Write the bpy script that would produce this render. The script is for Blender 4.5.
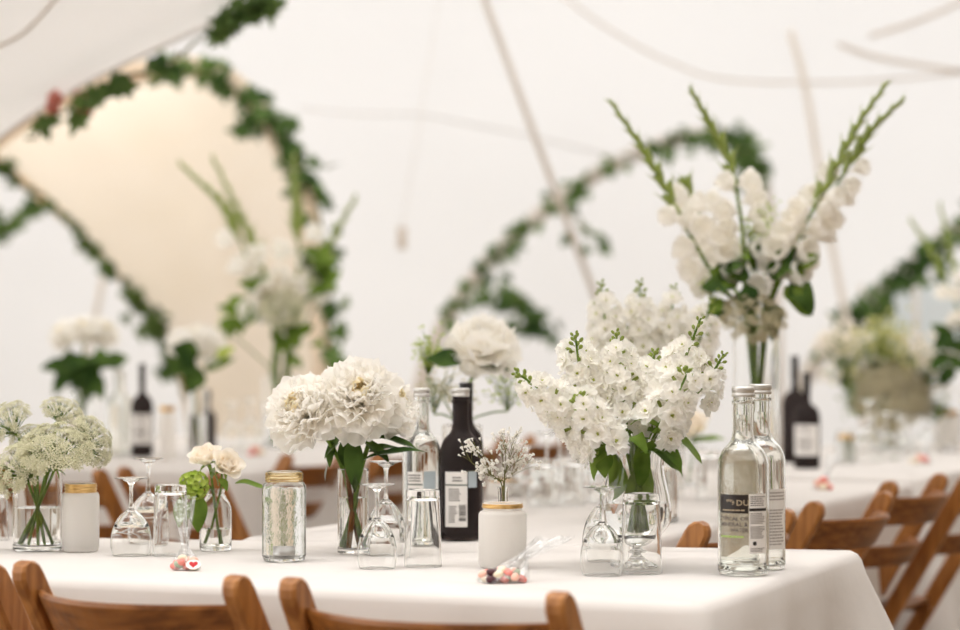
import bpy, bmesh, math, random
from mathutils import Vector, Matrix, Euler, noise
PI = math.pi
sc = bpy.context.scene
C = sc.collection
for o in list(bpy.data.objects): bpy.data.objects.remove(o)

# ------------------------------------------------------------------ camera, world, light, exposure
CAMZ, F = 1.093, 2266.7
PITCH = math.atan(45 / F)
cd = bpy.data.cameras.new('camera'); cam = bpy.data.objects.new('camera', cd); C.objects.link(cam)
cam.location = (0, 0, CAMZ); cam.rotation_euler = (PI / 2 + PITCH, 0, 0)
cd.lens = 85.0; cd.sensor_width = 36.0; cd.clip_end = 200; cd.clip_start = .05
cd.dof.use_dof = True; cd.dof.focus_distance = 3.82; cd.dof.aperture_fstop = 2.6
sc.camera = cam
w = bpy.data.worlds.new('world'); sc.world = w; w.use_nodes = True
bg = w.node_tree.nodes['Background']
bg.inputs[0].default_value = (1.0, 1.0, .99, 1); bg.inputs[1].default_value = 1.1
sun_d = bpy.data.lights.new('sun', 'SUN'); sun_d.energy = 1.6; sun_d.angle = .5; sun_d.color = (1, .97, .93)
sun = bpy.data.objects.new('sun', sun_d); C.objects.link(sun); sun.rotation_euler = (math.radians(-14), math.radians(12), 0)
def area(name, loc, rot, sx, sy, e, col=(1, .97, .93)):
    d = bpy.data.lights.new(name, 'AREA'); d.shape = 'RECTANGLE'; d.size = sx; d.size_y = sy; d.energy = e; d.color = col
    o = bpy.data.objects.new(name, d); C.objects.link(o); o.location = loc; o.rotation_euler = rot
area('fill_above_canopy', (-2.2, 12.6, 4.4), (0, 0, 0), 3.4, 1.6, 22, (1, .95, .88))  # added fill lamp, brightens the cream canopy from above
area('fill_overhead', (-.8, 3.9, 4.9), (math.radians(-4), 0, 0), 5.0, 2.0, 135, (1, .985, .965))  # added fill lamp overhead, lifts the flowers and table tops
area('fill_left', (-6.5, 1.5, 2.4), (0, math.radians(-78), 0), 3.6, 7, 34)  # added fill lamp on the left, for flowers and cloth front
vs = sc.view_settings
vs.view_transform = 'Standard'; vs.look = 'None'; vs.gamma = 1; vs.use_curve_mapping = False; vs.exposure = 0.55
cy = sc.cycles
cy.use_denoising = True; cy.max_bounces = 24; cy.transmission_bounces = 18; cy.transparent_max_bounces = 24
cy.diffuse_bounces = 12; cy.glossy_bounces = 8; cy.sample_clamp_indirect = 12; cy.blur_glossy = .5
cy.caustics_reflective = True; cy.caustics_refractive = True

# ------------------------------------------------------------------ pixel <-> place
cp, sp = math.cos(PITCH), math.sin(PITCH)
def ray(px, py):
    x = (px - 480) / F; z = -(py - 315) / F
    return Vector((x, cp - sp * z, sp + cp * z))
def T(px, py, z=.75):
    r = ray(px, py); t = (z - CAMZ) / r.z
    return Vector((0, 0, CAMZ)) + r * t
def D(px, py, Y):
    r = ray(px, py)
    return Vector((0, 0, CAMZ)) + r * (Y / r.y)
TZ = .7505
def fit(px, pyb, pyt, wpx):
    """centre on the table, radius, height of a round thing from its picture box"""
    f = T(px, pyb, TZ); r = wpx / 2 * f.y / F
    r = wpx / 2 * (f.y + r) / F
    c = T(px, pyb, TZ) * 1.0; Y = f.y + r; c = D(px, pyb, Y); c.z = TZ
    h = D(px, pyt, Y).z - TZ
    return c, r, h

# ------------------------------------------------------------------ materials
def new_mat(name):
    m = bpy.data.materials.new(name); m.use_nodes = True
    nt = m.node_tree; nt.nodes.clear()
    return m, nt, nt.nodes.new('ShaderNodeOutputMaterial')
def srgb(r, g, b):
    f = lambda c: (c / 255 / 12.92) if c / 255 <= .04045 else ((c / 255 + .055) / 1.055) ** 2.4
    return (f(r), f(g), f(b), 1)
def add_noise_col(nt, c1, c2, scale, detail=4, stretch=None, pos=(.35, .65)):
    tc = nt.nodes.new('ShaderNodeTexCoord'); n = nt.nodes.new('ShaderNodeTexNoise'); n.inputs['Scale'].default_value = scale; n.inputs['Detail'].default_value = detail
    src = tc.outputs['Object']
    if stretch:
        mp = nt.nodes.new('ShaderNodeMapping'); mp.inputs['Scale'].default_value = stretch
        nt.links.new(src, mp.inputs[0]); src = mp.outputs[0]
    nt.links.new(src, n.inputs['Vector'])
    cr = nt.nodes.new('ShaderNodeValToRGB'); cr.color_ramp.elements[0].color = c1; cr.color_ramp.elements[1].color = c2
    cr.color_ramp.elements[0].position, cr.color_ramp.elements[1].position = pos
    nt.links.new(n.outputs['Fac'], cr.inputs[0])
    return cr.outputs[0], n.outputs['Fac']
def bump(nt, fac, strength, dist=.01):
    b = nt.nodes.new('ShaderNodeBump'); b.inputs['Strength'].default_value = strength; b.inputs['Distance'].default_value = dist
    nt.links.new(fac, b.inputs['Height']); return b.outputs[0]
def pbr(name, c1, c2=None, scale=20, rough=.5, metal=0, bmp=0, stretch=None, spec=.5, dist=.01):
    m, nt, out = new_mat(name); p = nt.nodes.new('ShaderNodeBsdfPrincipled')
    p.inputs['Roughness'].default_value = rough; p.inputs['Metallic'].default_value = metal; p.inputs['Specular IOR Level'].default_value = spec
    col, fac = add_noise_col(nt, c1, c2 or c1, scale, stretch=stretch)
    nt.links.new(col, p.inputs['Base Color'])
    if bmp: nt.links.new(bump(nt, fac, bmp, dist), p.inputs['Normal'])
    nt.links.new(p.outputs[0], out.inputs[0]); return m
def fabric(name, c1, c2, trans, scale=3, rough_bump=.2, stretch=None, tint=None):
    m, nt, out = new_mat(name)
    col, fac = add_noise_col(nt, c1, c2, scale, stretch=stretch)
    d = nt.nodes.new('ShaderNodeBsdfDiffuse'); t = nt.nodes.new('ShaderNodeBsdfTranslucent'); mx = nt.nodes.new('ShaderNodeMixShader')
    nt.links.new(col, d.inputs[0])
    if tint: t.inputs[0].default_value = tint
    else: nt.links.new(col, t.inputs[0])
    if rough_bump:
        b = bump(nt, fac, rough_bump, .02); nt.links.new(b, d.inputs['Normal'])
    mx.inputs[0].default_value = trans
    nt.links.new(d.outputs[0], mx.inputs[1]); nt.links.new(t.outputs[0], mx.inputs[2]); nt.links.new(mx.outputs[0], out.inputs[0]); return m
def leafy(name, c1, c2, trans=.3, scale=30, gloss=.12, rough=.4):
    m, nt, out = new_mat(name)
    col, fac = add_noise_col(nt, c1, c2, scale)
    d = nt.nodes.new('ShaderNodeBsdfDiffuse'); t = nt.nodes.new('ShaderNodeBsdfTranslucent'); g = nt.nodes.new('ShaderNodeBsdfGlossy')
    g.inputs['Roughness'].default_value = rough
    nt.links.new(col, d.inputs[0]); nt.links.new(col, t.inputs[0])
    m1 = nt.nodes.new('ShaderNodeMixShader'); m1.inputs[0].default_value = trans
    nt.links.new(d.outputs[0], m1.inputs[1]); nt.links.new(t.outputs[0], m1.inputs[2])
    m2 = nt.nodes.new('ShaderNodeMixShader'); lw = nt.nodes.new('ShaderNodeLayerWeight'); lw.inputs[0].default_value = .2
    mu = nt.nodes.new('ShaderNodeMath'); mu.operation = 'MULTIPLY'; mu.inputs[1].default_value = gloss * 3
    nt.links.new(lw.outputs['Fresnel'], mu.inputs[0]); nt.links.new(mu.outputs[0], m2.inputs[0])
    nt.links.new(m1.outputs[0], m2.inputs[1]); nt.links.new(g.outputs[0], m2.inputs[2]); nt.links.new(m2.outputs[0], out.inputs[0]); return m
def glassy(name, col, ior=1.45, rough=0.0, mix=None, mixf=0.0, bmp=0, bscale=60):
    m, nt, out = new_mat(name); g = nt.nodes.new('ShaderNodeBsdfGlass')
    g.inputs['Color'].default_value = col; g.inputs['IOR'].default_value = ior; g.inputs['Roughness'].default_value = rough
    if bmp:
        _, fac = add_noise_col(nt, (1, 1, 1, 1), (1, 1, 1, 1), bscale); nt.links.new(bump(nt, fac, bmp, .002), g.inputs['Normal'])
    if mix:
        d = nt.nodes.new('ShaderNodeBsdfDiffuse'); d.inputs[0].default_value = mix
        t = nt.nodes.new('ShaderNodeBsdfTranslucent'); t.inputs[0].default_value = mix
        a = nt.nodes.new('ShaderNodeMixShader'); a.inputs[0].default_value = .5
        nt.links.new(d.outputs[0], a.inputs[1]); nt.links.new(t.outputs[0], a.inputs[2])
        b = nt.nodes.new('ShaderNodeMixShader'); b.inputs[0].default_value = mixf
        nt.links.new(g.outputs[0], b.inputs[1]); nt.links.new(a.outputs[0], b.inputs[2]); nt.links.new(b.outputs[0], out.inputs[0])
    else: nt.links.new(g.outputs[0], out.inputs[0])
    return m
def film(name):
    m, nt, out = new_mat(name); t = nt.nodes.new('ShaderNodeBsdfTransparent'); g = nt.nodes.new('ShaderNodeBsdfGlossy'); g.inputs['Roughness'].default_value = .08
    _, fac = add_noise_col(nt, (1, 1, 1, 1), (1, 1, 1, 1), 55); nt.links.new(bump(nt, fac, 1.0, .01), g.inputs['Normal'])
    mx = nt.nodes.new('ShaderNodeMixShader'); mx.inputs[0].default_value = .2; t.inputs[0].default_value = (.97, .97, .97, 1)
    nt.links.new(t.outputs[0], mx.inputs[1]); nt.links.new(g.outputs[0], mx.inputs[2]); nt.links.new(mx.outputs[0], out.inputs[0]); return m

M = {}
M['tent'] = fabric('tent_white', srgb(238, 238, 239), srgb(241, 241, 242), .34, .6, 0)
M['roof'] = fabric('tent_roof', srgb(244, 242, 240), srgb(247, 245, 243), .62, .6, 0)
M['blocker'] = fabric('light_blocker', srgb(150, 138, 125), srgb(160, 148, 136), .05, 1, .1)  # dull fabric of the added light-blocking sheets
M['flap'] = fabric('tent_flap', srgb(240, 238, 236), srgb(244, 242, 240), .38, 1.2, .1)
M['beige'] = fabric('tent_cream', srgb(250, 240, 224), srgb(253, 244, 231), .6, 1.0, 0, stretch=(.6, .6, 2.5))
M['sleeve'] = fabric('arch_sleeve', srgb(240, 224, 202), srgb(246, 233, 214), .3, 6, 0)
M['sleeve_w'] = fabric('white_sleeve', srgb(236, 230, 224), srgb(242, 237, 232), .45, 6, 0)
M['rope'] = pbr('rope', srgb(205, 194, 184), srgb(220, 210, 200), 40, .8)
M['floor'] = pbr('floor_matting', srgb(120, 104, 86), srgb(150, 134, 112), 14, .9, bmp=.3)
M['cloth'] = fabric('linen_white', srgb(221, 216, 212), srgb(226, 221, 217), .10, 5, .25)
M['wood'] = pbr('beech_wood', srgb(138, 84, 34), srgb(188, 128, 68), 5, .38, stretch=(10, 10, 1.2), bmp=.05)
M['wood_x_shaded'] = pbr('beech_rail_shaded', srgb(112, 64, 22), srgb(160, 102, 48), 5, .38, stretch=(1.2, 10, 14), bmp=.05)  # rails, seat, stretchers: beech with the rails' shade put into a darker tone
M['table_wood'] = pbr('table_ply', srgb(150, 116, 80), srgb(176, 142, 104), 6, .6, stretch=(1, 6, 6))
M['steel'] = pbr('steel', (.5, .5, .5, 1), (.55, .55, .55, 1), 20, .35, 1)
M['glass'] = glassy('clear_glass', (.995, .996, .993, 1), 1.4)
M['bottle'] = glassy('bottle_glass', (.992, .995, .986, 1), 1.42)
M['frost'] = glassy('frosted_glass', (.99, .985, .97, 1), 1.2, .4, srgb(253, 251, 249), .6)
M['jar'] = glassy('jar_glass', (.99, .992, .988, 1), 1.45, 0, bmp=.25, bscale=45)
M['amber'] = glassy('gold_tinted_glass', (.97, .90, .74, 1), 1.3, .08)
M['dark'] = glassy('dark_glass', (.40, .36, .35, 1), 1.3, .02, srgb(112, 102, 101), .28)
M['water'] = glassy('water', (.996, .997, .994, 1), 1.33)
M['gold'] = pbr('gold_metal', srgb(202, 160, 96), srgb(226, 188, 126), 60, .3, .9)
M['cap'] = pbr('silver_cap', srgb(205, 202, 198), srgb(220, 218, 214), 40, .35, .6)
M['tin'] = pbr('tealight_tin', srgb(190, 188, 186), srgb(210, 208, 206), 40, .3, .7)
M['wax'] = pbr('wax', srgb(245, 240, 230), srgb(248, 244, 236), 20, .5)
M['black'] = pbr('black_ink', srgb(30, 27, 26), srgb(38, 34, 33), 30, .5)
M['black_foil'] = pbr('black_foil', srgb(34, 28, 27), srgb(46, 38, 36), 30, .35)
M['paper'] = pbr('label_paper', srgb(236, 232, 228), srgb(242, 239, 235), 30, .6)
M['paper_blue'] = pbr('label_blue_grey', srgb(168, 180, 186), srgb(178, 190, 196), 30, .6)
M['ink_grey'] = pbr('grey_print', srgb(84, 76, 74), srgb(96, 88, 86), 30, .7)
M['ink_pale'] = pbr('pale_print', srgb(176, 168, 164), srgb(186, 178, 174), 30, .7)
M['ink_gold'] = pbr('gold_print', srgb(168, 150, 122), srgb(184, 168, 140), 30, .5)
M['ink_green'] = pbr('green_print', srgb(150, 178, 92), srgb(160, 188, 100), 30, .7)
M['ink_dkgreen'] = pbr('dark_green_print', srgb(48, 66, 54), srgb(56, 74, 60), 30, .7)
M['red'] = pbr('red_heart', srgb(190, 22, 30), srgb(204, 30, 38), 30, .4)
M['petal'] = leafy('white_petal', srgb(254, 252, 248), srgb(255, 254, 251), .52, 30, .04, .5)
M['petal_cream'] = leafy('cream_petal', srgb(251, 240, 205), srgb(253, 247, 226), .38, 30, .04, .5)
M['petal_rose'] = leafy('rose_petal', srgb(253, 247, 236), srgb(254, 250, 243), .38, 30, .04, .5)
M['lace'] = leafy('lace_flower', srgb(212, 210, 176), srgb(236, 233, 212), .3, 60, .03)
M['taupe'] = leafy('dried_lace', srgb(182, 172, 140), srgb(206, 198, 170), .3, 60, .03)
M['lime'] = leafy('lime_flower', srgb(176, 200, 84), srgb(206, 220, 120), .35, 60, .05)
M['lime_pale'] = leafy('pale_lime_flower', srgb(202, 204, 128), srgb(226, 224, 166), .4, 60, .03)
M['eye'] = leafy('floret_eye', srgb(188, 200, 96), srgb(206, 214, 120), .3, 60, .03)
M['leaf'] = leafy('green_leaf', srgb(84, 112, 40), srgb(134, 160, 72), .35, 14, .12)
M['leaf_dark'] = leafy('dark_leaf', srgb(46, 72, 30), srgb(86, 112, 52), .25, 14, .18)
M['ivy'] = leafy('ivy_leaf', srgb(58, 86, 44), srgb(112, 138, 78), .35, 5, .12)
M['stem'] = leafy('green_stem', srgb(92, 124, 48), srgb(134, 160, 76), .2, 30, .12)
M['stem_red'] = leafy('peony_stem', srgb(118, 60, 34), srgb(140, 110, 58), .1, 16, .12)
M['bud'] = leafy('green_bud', srgb(138, 156, 72), srgb(170, 184, 104), .25, 40, .08)
M['twig'] = leafy('twig', srgb(110, 112, 66), srgb(140, 136, 84), .1, 30, .05)
M['film'] = film('cellophane')
for k, c in (('pink', (232, 138, 128)), ('cream', (242, 226, 200)), ('sage', (172, 184, 160)), ('plum', (74, 34, 42)), ('peach', (240, 188, 168))):
    M['sw_' + k] = pbr('sweet_' + k, srgb(*c), srgb(*[min(255, x + 8) for x in c]), 60, .3)
M['blossom_red'] = leafy('red_flower', srgb(226, 150, 138), srgb(234, 166, 152), .3, 30)
M['pane'] = fabric('pale_blue_pane', srgb(224, 234, 238), srgb(230, 238, 241), .75, 1, 0)

# ------------------------------------------------------------------ mesh building
class MB:
    def __init__(s): s.v = []; s.f = []
    def add(s, vf, mat=None):
        v, f = vf; n = len(s.v)
        s.v += [mat @ Vector(p) for p in v] if mat is not None else [Vector(p) for p in v]
        s.f += [tuple(i + n for i in q) for q in f]
        return s
    def mesh(s, name, origin=None, smooth=True):
        o = Vector(origin) if origin is not None else Vector((0, 0, 0))
        me = bpy.data.meshes.new(name); me.from_pydata([tuple(p - o) for p in s.v], [], s.f); me.update()
        if smooth: me.polygons.foreach_set('use_smooth', [True] * len(me.polygons))
        return me
    def build(s, name, mat, parent=None, smooth=True, loc=None):
        """verts are world coordinates when the parent is an unrotated empty; loc is a local offset"""
        og = parent_origin(parent)
        me = s.mesh(name, og, smooth); me.materials.append(mat)
        return link(name, me, parent)
def parent_origin(p):
    o = Vector((0, 0, 0))
    while p is not None: o += p.location; p = p.parent
    return o
def link(name, me, parent=None):
    o = bpy.data.objects.new(name, me); C.objects.link(o); o.parent = parent; return o
def thing(name, label, cat, loc=(0, 0, 0), group=None):
    o = bpy.data.objects.new(name, None); C.objects.link(o); o.location = loc; o.empty_display_size = .05
    o['label'] = label; o['category'] = cat
    if group: o['group'] = group
    return o
def tag(o, label, cat, group=None):
    o['label'] = label; o['category'] = cat
    if group: o['group'] = group
    return o
def struct(o): o['kind'] = 'structure'; return o
def copy_tree(o, parent=None):
    c = o.copy(); C.objects.link(c); c.parent = parent
    for ch in list(o.children): copy_tree(ch, c)
    return c
def dup(o, loc, label, group=None, rz=0, scale=None):
    c = copy_tree(o); c.location = loc; c.rotation_euler = (0, 0, rz); c['label'] = label
    if scale: c.scale = scale if hasattr(scale, '__len__') else (scale,) * 3
    if group: c['group'] = group
    return c

def lathe(prof, n=40, c=(0, 0, 0), wob=0, seed=0):
    v, f, rows = [], [], []
    for r, z in prof:
        if r < 1e-6: rows.append([len(v)]); v.append((c[0], c[1], c[2] + z))
        else:
            rows.append(list(range(len(v), len(v) + n)))
            for i in range(n):
                a = 2 * PI * i / n
                v.append((c[0] + r * math.cos(a), c[1] + r * math.sin(a), c[2] + z))
    for a, b in zip(rows, rows[1:]):
        for i in range(n):
            j = (i + 1) % n
            if len(a) == 1 and len(b) == 1: continue
            if len(a) == 1: f.append((a[0], b[j], b[i]))
            elif len(b) == 1: f.append((a[i], a[j], b[0]))
            else: f.append((a[i], a[j], b[j], b[i]))
    return v, f
def catmull(pts, k=6):
    P = [Vector(p) for p in pts]
    if len(P) < 3: return [P[0].lerp(P[1], i / k) for i in range(k + 1)]
    P = [2 * P[0] - P[1]] + P + [2 * P[-1] - P[-2]]; out = []
    for i in range(1, len(P) - 2):
        a, b, c, d = P[i - 1:i + 3]
        for j in range(k):
            t = j / k
            out.append(.5 * ((2 * b) + (c - a) * t + (2 * a - 5 * b + 4 * c - d) * t * t + (3 * b - a - 3 * c + d) * t ** 3))
    out.append(P[-2]); return out
def tube(pts, rad, n=7):
    P = [Vector(p) for p in pts]; m = len(P)
    R = rad if hasattr(rad, '__len__') else [rad] * m
    v, f = [], []
    t0 = (P[1] - P[0]).normalized(); up = Vector((0, 0, 1)) if abs(t0.z) < .9 else Vector((1, 0, 0))
    nrm = t0.cross(up).normalized()
    for i in range(m):
        t = (P[min(i + 1, m - 1)] - P[max(i - 1, 0)]).normalized()
        nrm = (nrm - t * nrm.dot(t)).normalized(); b = t.cross(nrm)
        for k in range(n):
            a = 2 * PI * k / n; v.append(P[i] + (nrm * math.cos(a) + b * math.sin(a)) * R[i])
    for i in range(m - 1):
        for k in range(n):
            j = (k + 1) % n; f.append((i * n + k, i * n + j, (i + 1) * n + j, (i + 1) * n + k))
    f.append(tuple(range(n))[::-1]); f.append(tuple(range((m - 1) * n, m * n)))
    return v, f
def rbox(sx, sy, sz, r=.004, seg=2):
    bm = bmesh.new(); bmesh.ops.create_cube(bm, size=1)
    bmesh.ops.scale(bm, vec=(sx, sy, sz), verts=bm.verts)
    bmesh.ops.bevel(bm, geom=list(bm.edges), offset=r, segments=seg, affect='EDGES', profile=.5)
    v = [p.co.copy() for p in bm.verts]; bm.verts.index_update(); f = [tuple(q.index for q in x.verts) for x in bm.faces]; bm.free()
    return v, f
def ellip(c, rx, ry, rz, nu=10, nv=7, rot=None):
    v, f = [], []
    for i in range(nv + 1):
        p = PI * i / nv
        for j in range(nu):
            a = 2 * PI * j / nu
            q = Vector((rx * math.sin(p) * math.cos(a), ry * math.sin(p) * math.sin(a), rz * math.cos(p)))
            if rot is not None: q = rot @ q
            v.append(q + Vector(c))
    for i in range(nv):
        for j in range(nu):
            k = (j + 1) % nu; f.append((i * nu + j, (i + 1) * nu + j, (i + 1) * nu + k, i * nu + k))
    return v, f
def align(d, roll=0):
    """matrix turning +Z to d"""
    q = Vector((0, 0, 1)).rotation_difference(Vector(d).normalized())
    return (q.to_matrix() @ Matrix.Rotation(roll, 3, 'Z')).to_4x4()
def petal(L, W, cup=.25, curl=.2, ruf=.0, rnd=None, base=.3, nu=5, nv=6, notch=0):
    rnd = rnd or random; ph, ph2 = rnd.uniform(0, 6), rnd.uniform(0, 6); fr = rnd.uniform(4, 7)
    v, f = [], []
    for i in range(nu + 1):
        u = i / nu
        for j in range(nv + 1):
            s = -1 + 2 * j / nv
            wd = W / 2 * (base + (1 - base) * math.sin(PI / 2 * min(1, u * 1.25)) ) * (1 - .12 * max(0, u - .75) * 4)
            y = L * (u - .28 * u * u * s * s - notch * u ** 4 * max(0, 1 - abs(s) * 2.2)) + ruf * .5 * u * u * L * math.sin(fr * 1.7 * s + ph2)
            z = cup * W * s * s * (.3 + .7 * u) + curl * L * u * u + ruf * L * u * u * math.sin(fr * s + ph)
            v.append((wd * s, y, z))
    for i in range(nu):
        for j in range(nv):
            a = i * (nv + 1) + j; f.append((a, a + 1, a + nv + 2, a + nv + 1))
    return v, f
def leafblade(L, W, bend=.3, fold=.25, nu=9, nv=4, wav=0, rnd=None, tipp=1.0):
    """leaf along +Y, face +Z, arching down by bend"""
    v, f = [], []; ph = (rnd or random).uniform(0, 6)
    for i in range(nu + 1):
        u = i / nu; wd = W / 2 * (math.sin(PI * min(1, u ** .8 * .97 + .02)) ** tipp + .03)
        a = bend * u * 1.6; 
        y = L * (math.sin(a) / (bend * 1.6) if abs(bend) > 1e-4 else u); z0 = -L * ((1 - math.cos(a)) / (bend * 1.6) if abs(bend) > 1e-4 else 0)
        for j in range(nv + 1):
            s = -1 + 2 * j / nv
            v.append((wd * s, y, z0 + fold * wd * abs(s) + wav * W * math.sin(9 * u + ph + (1 if s > 0 else 2.2)) * abs(s)))
    for i in range(nu):
        for j in range(nv):
            a = i * (nv + 1) + j; f.append((a, a + 1, a + nv + 2, a + nv + 1))
    return v, f
def place(p, d, up=(0, 0, 1), roll=0):
    """matrix at p: +Y along d, +Z as near up as it can be"""
    y = Vector(d).normalized(); z = Vector(up); z = z - y * z.dot(y)
    if z.length < 1e-3: z = Vector((1, 0, 0)) - y * y.x
    z.normalize(); x = y.cross(z)
    m = Matrix((x, y, z)).transposed().to_4x4() @ Matrix.Rotation(roll, 4, 'Y')
    return Matrix.Translation(Vector(p)) @ m

# ------------------------------------------------------------------ the tent
def sheet(name, rows, mat, thick=0):
    n = len(rows[0]); v = [p for r in rows for p in r]
    f = [(i * n + j, i * n + j + 1, (i + 1) * n + j + 1, (i + 1) * n + j) for i in range(len(rows) - 1) for j in range(n - 1)]
    return struct(MB().add((v, f)).build(name, mat))
flo = [[Vector((x, y, 0)) for x in (-30, -10, 0, 10, 30)] for y in (-30, -5, 5, 15, 40)]
sheet('floor', flo, M['floor'])
prof = catmull([(0, 17.2, -.0), (0, 16.8, 1.5), (0, 16.0, 3.0), (0, 14.2, 4.3), (0, 11, 5.1), (0, 7, 5.5), (0, 2, 5.5), (0, -3, 5.2)], 5)
rows = []
for k, p in enumerate(prof):
    rows.append([Vector((x, p.y - .012 * x * x - .05 * math.sin(x * 1.3 + p.z) * (p.z > .2), max(0, p.z - .018 * x * x * (p.z / 5.5) + .03 * math.sin(x * 2.1)))) for x in [(-11 + 22 * i / 44) for i in range(45)]])
k_split = max(i for i, p in enumerate(prof) if p.y > 13)
sheet('wall_back', rows[:k_split + 1], M['tent']); sheet('ceiling', rows[k_split:], M['roof'])

sheet('blocker_right', [[Vector((5.6 + .04 * math.sin(y * 4), y, z)) for y in [-3 + .25 * k for k in range(53)]] for z in (0, 1.2, 2.4, 3.6, 4.9)], M['blocker'])  # unseen sheet added to keep low side light off the cloth drops
sheet('blocker_front', [[Vector((x, -3 + .04 * math.sin(x * 4), z)) for x in [-8 + .25 * k for k in range(55)]] for z in (0, 1.2, 2.4, 3.6, 4.6)], M['blocker'])  # unseen sheet added behind the camera to cut low frontal light
# hanging flap of the nearer canopy
e0, e1 = D(-260, 318, 8), D(330, -49, 8)
fr = []
for i in range(15):
    s = i / 14; a = e0.lerp(e1, s); a += Vector((0, 0, .05 * math.sin(s * PI) - .03 * math.sin(s * 9)))
    b = Vector((-3.4 + 4.6 * s, 3.8, 3.0 + .8 * s))
    fr.append([a.lerp(b, t / 8) + Vector((0, 0, -.12 * math.sin(PI * t / 8))) for t in range(9)])
sheet('ceiling_flap', fr, M['flap'])
fr_edge = [r[0] for r in fr]
struct(MB().add(tube(catmull(fr_edge, 2), .012, 6)).build('trim_1', M['flap']))
# arches
def arch(name, pts, r, mat):
    return struct(MB().add(tube(catmull(pts, 6), r, 10)).build(name, mat))
A1 = [D(-190, 570, 11), D(-165, 400, 11), D(-120, 260, 11), D(-20, 150, 11), D(70, 92, 11), D(150, 70, 11), D(208, 70, 11), D(250, 98, 11), D(284, 148, 11), D(304, 200, 11), D(315, 262, 11), D(321, 340, 11), D(325, 440, 11), D(328, 575, 11)]
A0 = [D(-420, 560, 13), D(-330, 240, 13), D(-170, 70, 13), D(-80, 110, 13), D(-20, 148, 13), D(20, 180, 13), D(60, 213, 13), D(92, 243, 13), D(120, 275, 13), D(146, 306, 13), D(165, 338, 13), D(180, 370, 13), D(192, 430, 13), D(200, 545, 13)]
arch('trim_2', A1, .055, M['sleeve']); arch('trim_3', A0, .03, M['sleeve'])
c1, c0 = catmull(A1, 5), catmull(A0, 5)
rows = []
for i in range(len(c1)):
    rows.append([c0[i].lerp(c1[i], t / 14) + Vector((0, 0, .22 * math.sin(PI * t / 14))) + Vector((0, -.05 * math.sin(t * 1.1 + .2 * i), .018 * math.sin(t * 1.9))) for t in range(15)])
sheet('wall_left', rows, M['beige'])
A2 = [D(395, 560, 14), D(402, 470, 14), D(420, 385, 14), D(445, 322, 14), D(482, 268, 14), D(530, 222, 14), D(590, 178, 14), D(650, 148, 14), D(705, 134, 14), D(742, 146, 14), D(762, 185, 14), D(770, 240, 14), D(775, 330, 14), D(778, 560, 14)]
arch('trim_4', A2, .05, M['sleeve_w'])
A3 = [D(770, 560, 13), D(785, 430, 13), D(815, 362, 13), D(850, 322, 13), D(880, 293, 13), D(915, 262, 13), D(960, 226, 13), D(1020, 190, 13), D(1080, 200, 13), D(1110, 300, 13), D(1115, 560, 13)]
arch('trim_5', A3, .05, M['sleeve_w'])
# poles, seams and cords
def cord(name, pts, r, mat, label=None, cat=None, n=8):
    o = MB().add(tube(catmull(pts, 6), r, n)).build(name, mat)
    return tag(o, label, cat) if label else struct(o)
M['pole'] = pbr('cream_pole', srgb(228, 220, 210), srgb(234, 227, 219), 20, .6)
cord('tent_pole', [D(470, -40, 10.5), D(540, 150, 11), D(592, 288, 11.6), D(690, 556, 12.8)], .016, M['pole'], 'slim slanting cream tent pole crossing the ivy-dressed arch', 'pole')
cord('tent_pole', [D(790, 30, 12.6), D(806, 90, 12.6), D(830, 235, 12.6), D(850, 340, 12.6), D(884, 555, 12.6)], .02, M['pole'], 'pale tent pole standing behind the tall gladioli beside the blue window', 'pole')
cord('tent_pole', [D(103, 277, 14.4), D(97, 310, 14.4), D(88, 350, 14.4), D(60, 520, 14.4)], .02, M['pole'], 'short grey tent pole under the cream canopy edge behind the peonies', 'pole')
cord('trim_6', [D(300, 108, 13), D(360, 114, 13), D(420, 115, 13), D(520, 134, 13), D(640, 163, 13)], .008, M['tent'])
cord('trim_7', [D(560, -6, 12), D(610, 30, 12), D(670, 62, 12), D(730, 80, 12), D(850, 82, 12), D(970, 72, 12)], .008, M['sleeve_w'])
cord('trim_8', [D(838, 44, 12), D(880, 58, 12), D(965, 72, 12)], .014, M['sleeve_w'])
cord('trim_9', [D(870, 36, 12), D(915, 22, 12), D(975, -4, 12)], .014, M['sleeve_w'])
cord('trim_10', [D(-10, 50, 7.0), D(25, 32, 6.9), D(60, -6, 6.8)], .006, M['pole'])
tagc = thing('hanging_tag', 'small grey tag hanging on a thin string against the white tent', 'tag', D(402, 238, 12))
MB().add(rbox(.05, .012, .12, .004), Matrix.Translation(D(402, 238, 12))).build('tag_plate', M['rope'], tagc)
MB().add(tube(catmull([D(402, 227, 12), D(420, 120, 12), D(440, -10, 12)], 5), .0025, 5)).build('string', M['sleeve_w'], tagc)
# window in the tent side
wn = [[D(x, y, 15.2) for x in (862, 900, 960, 1040)] for y in (365, 325, 285)]
sheet('window_1', wn, M['pane'])
for k, px in enumerate((862, 916, 972)):
    struct(MB().add(tube([D(px, 285, 15.15), D(px, 366, 15.15)], .02, 6)).build('trim_%d' % (11 + k), M['pole']))

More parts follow.
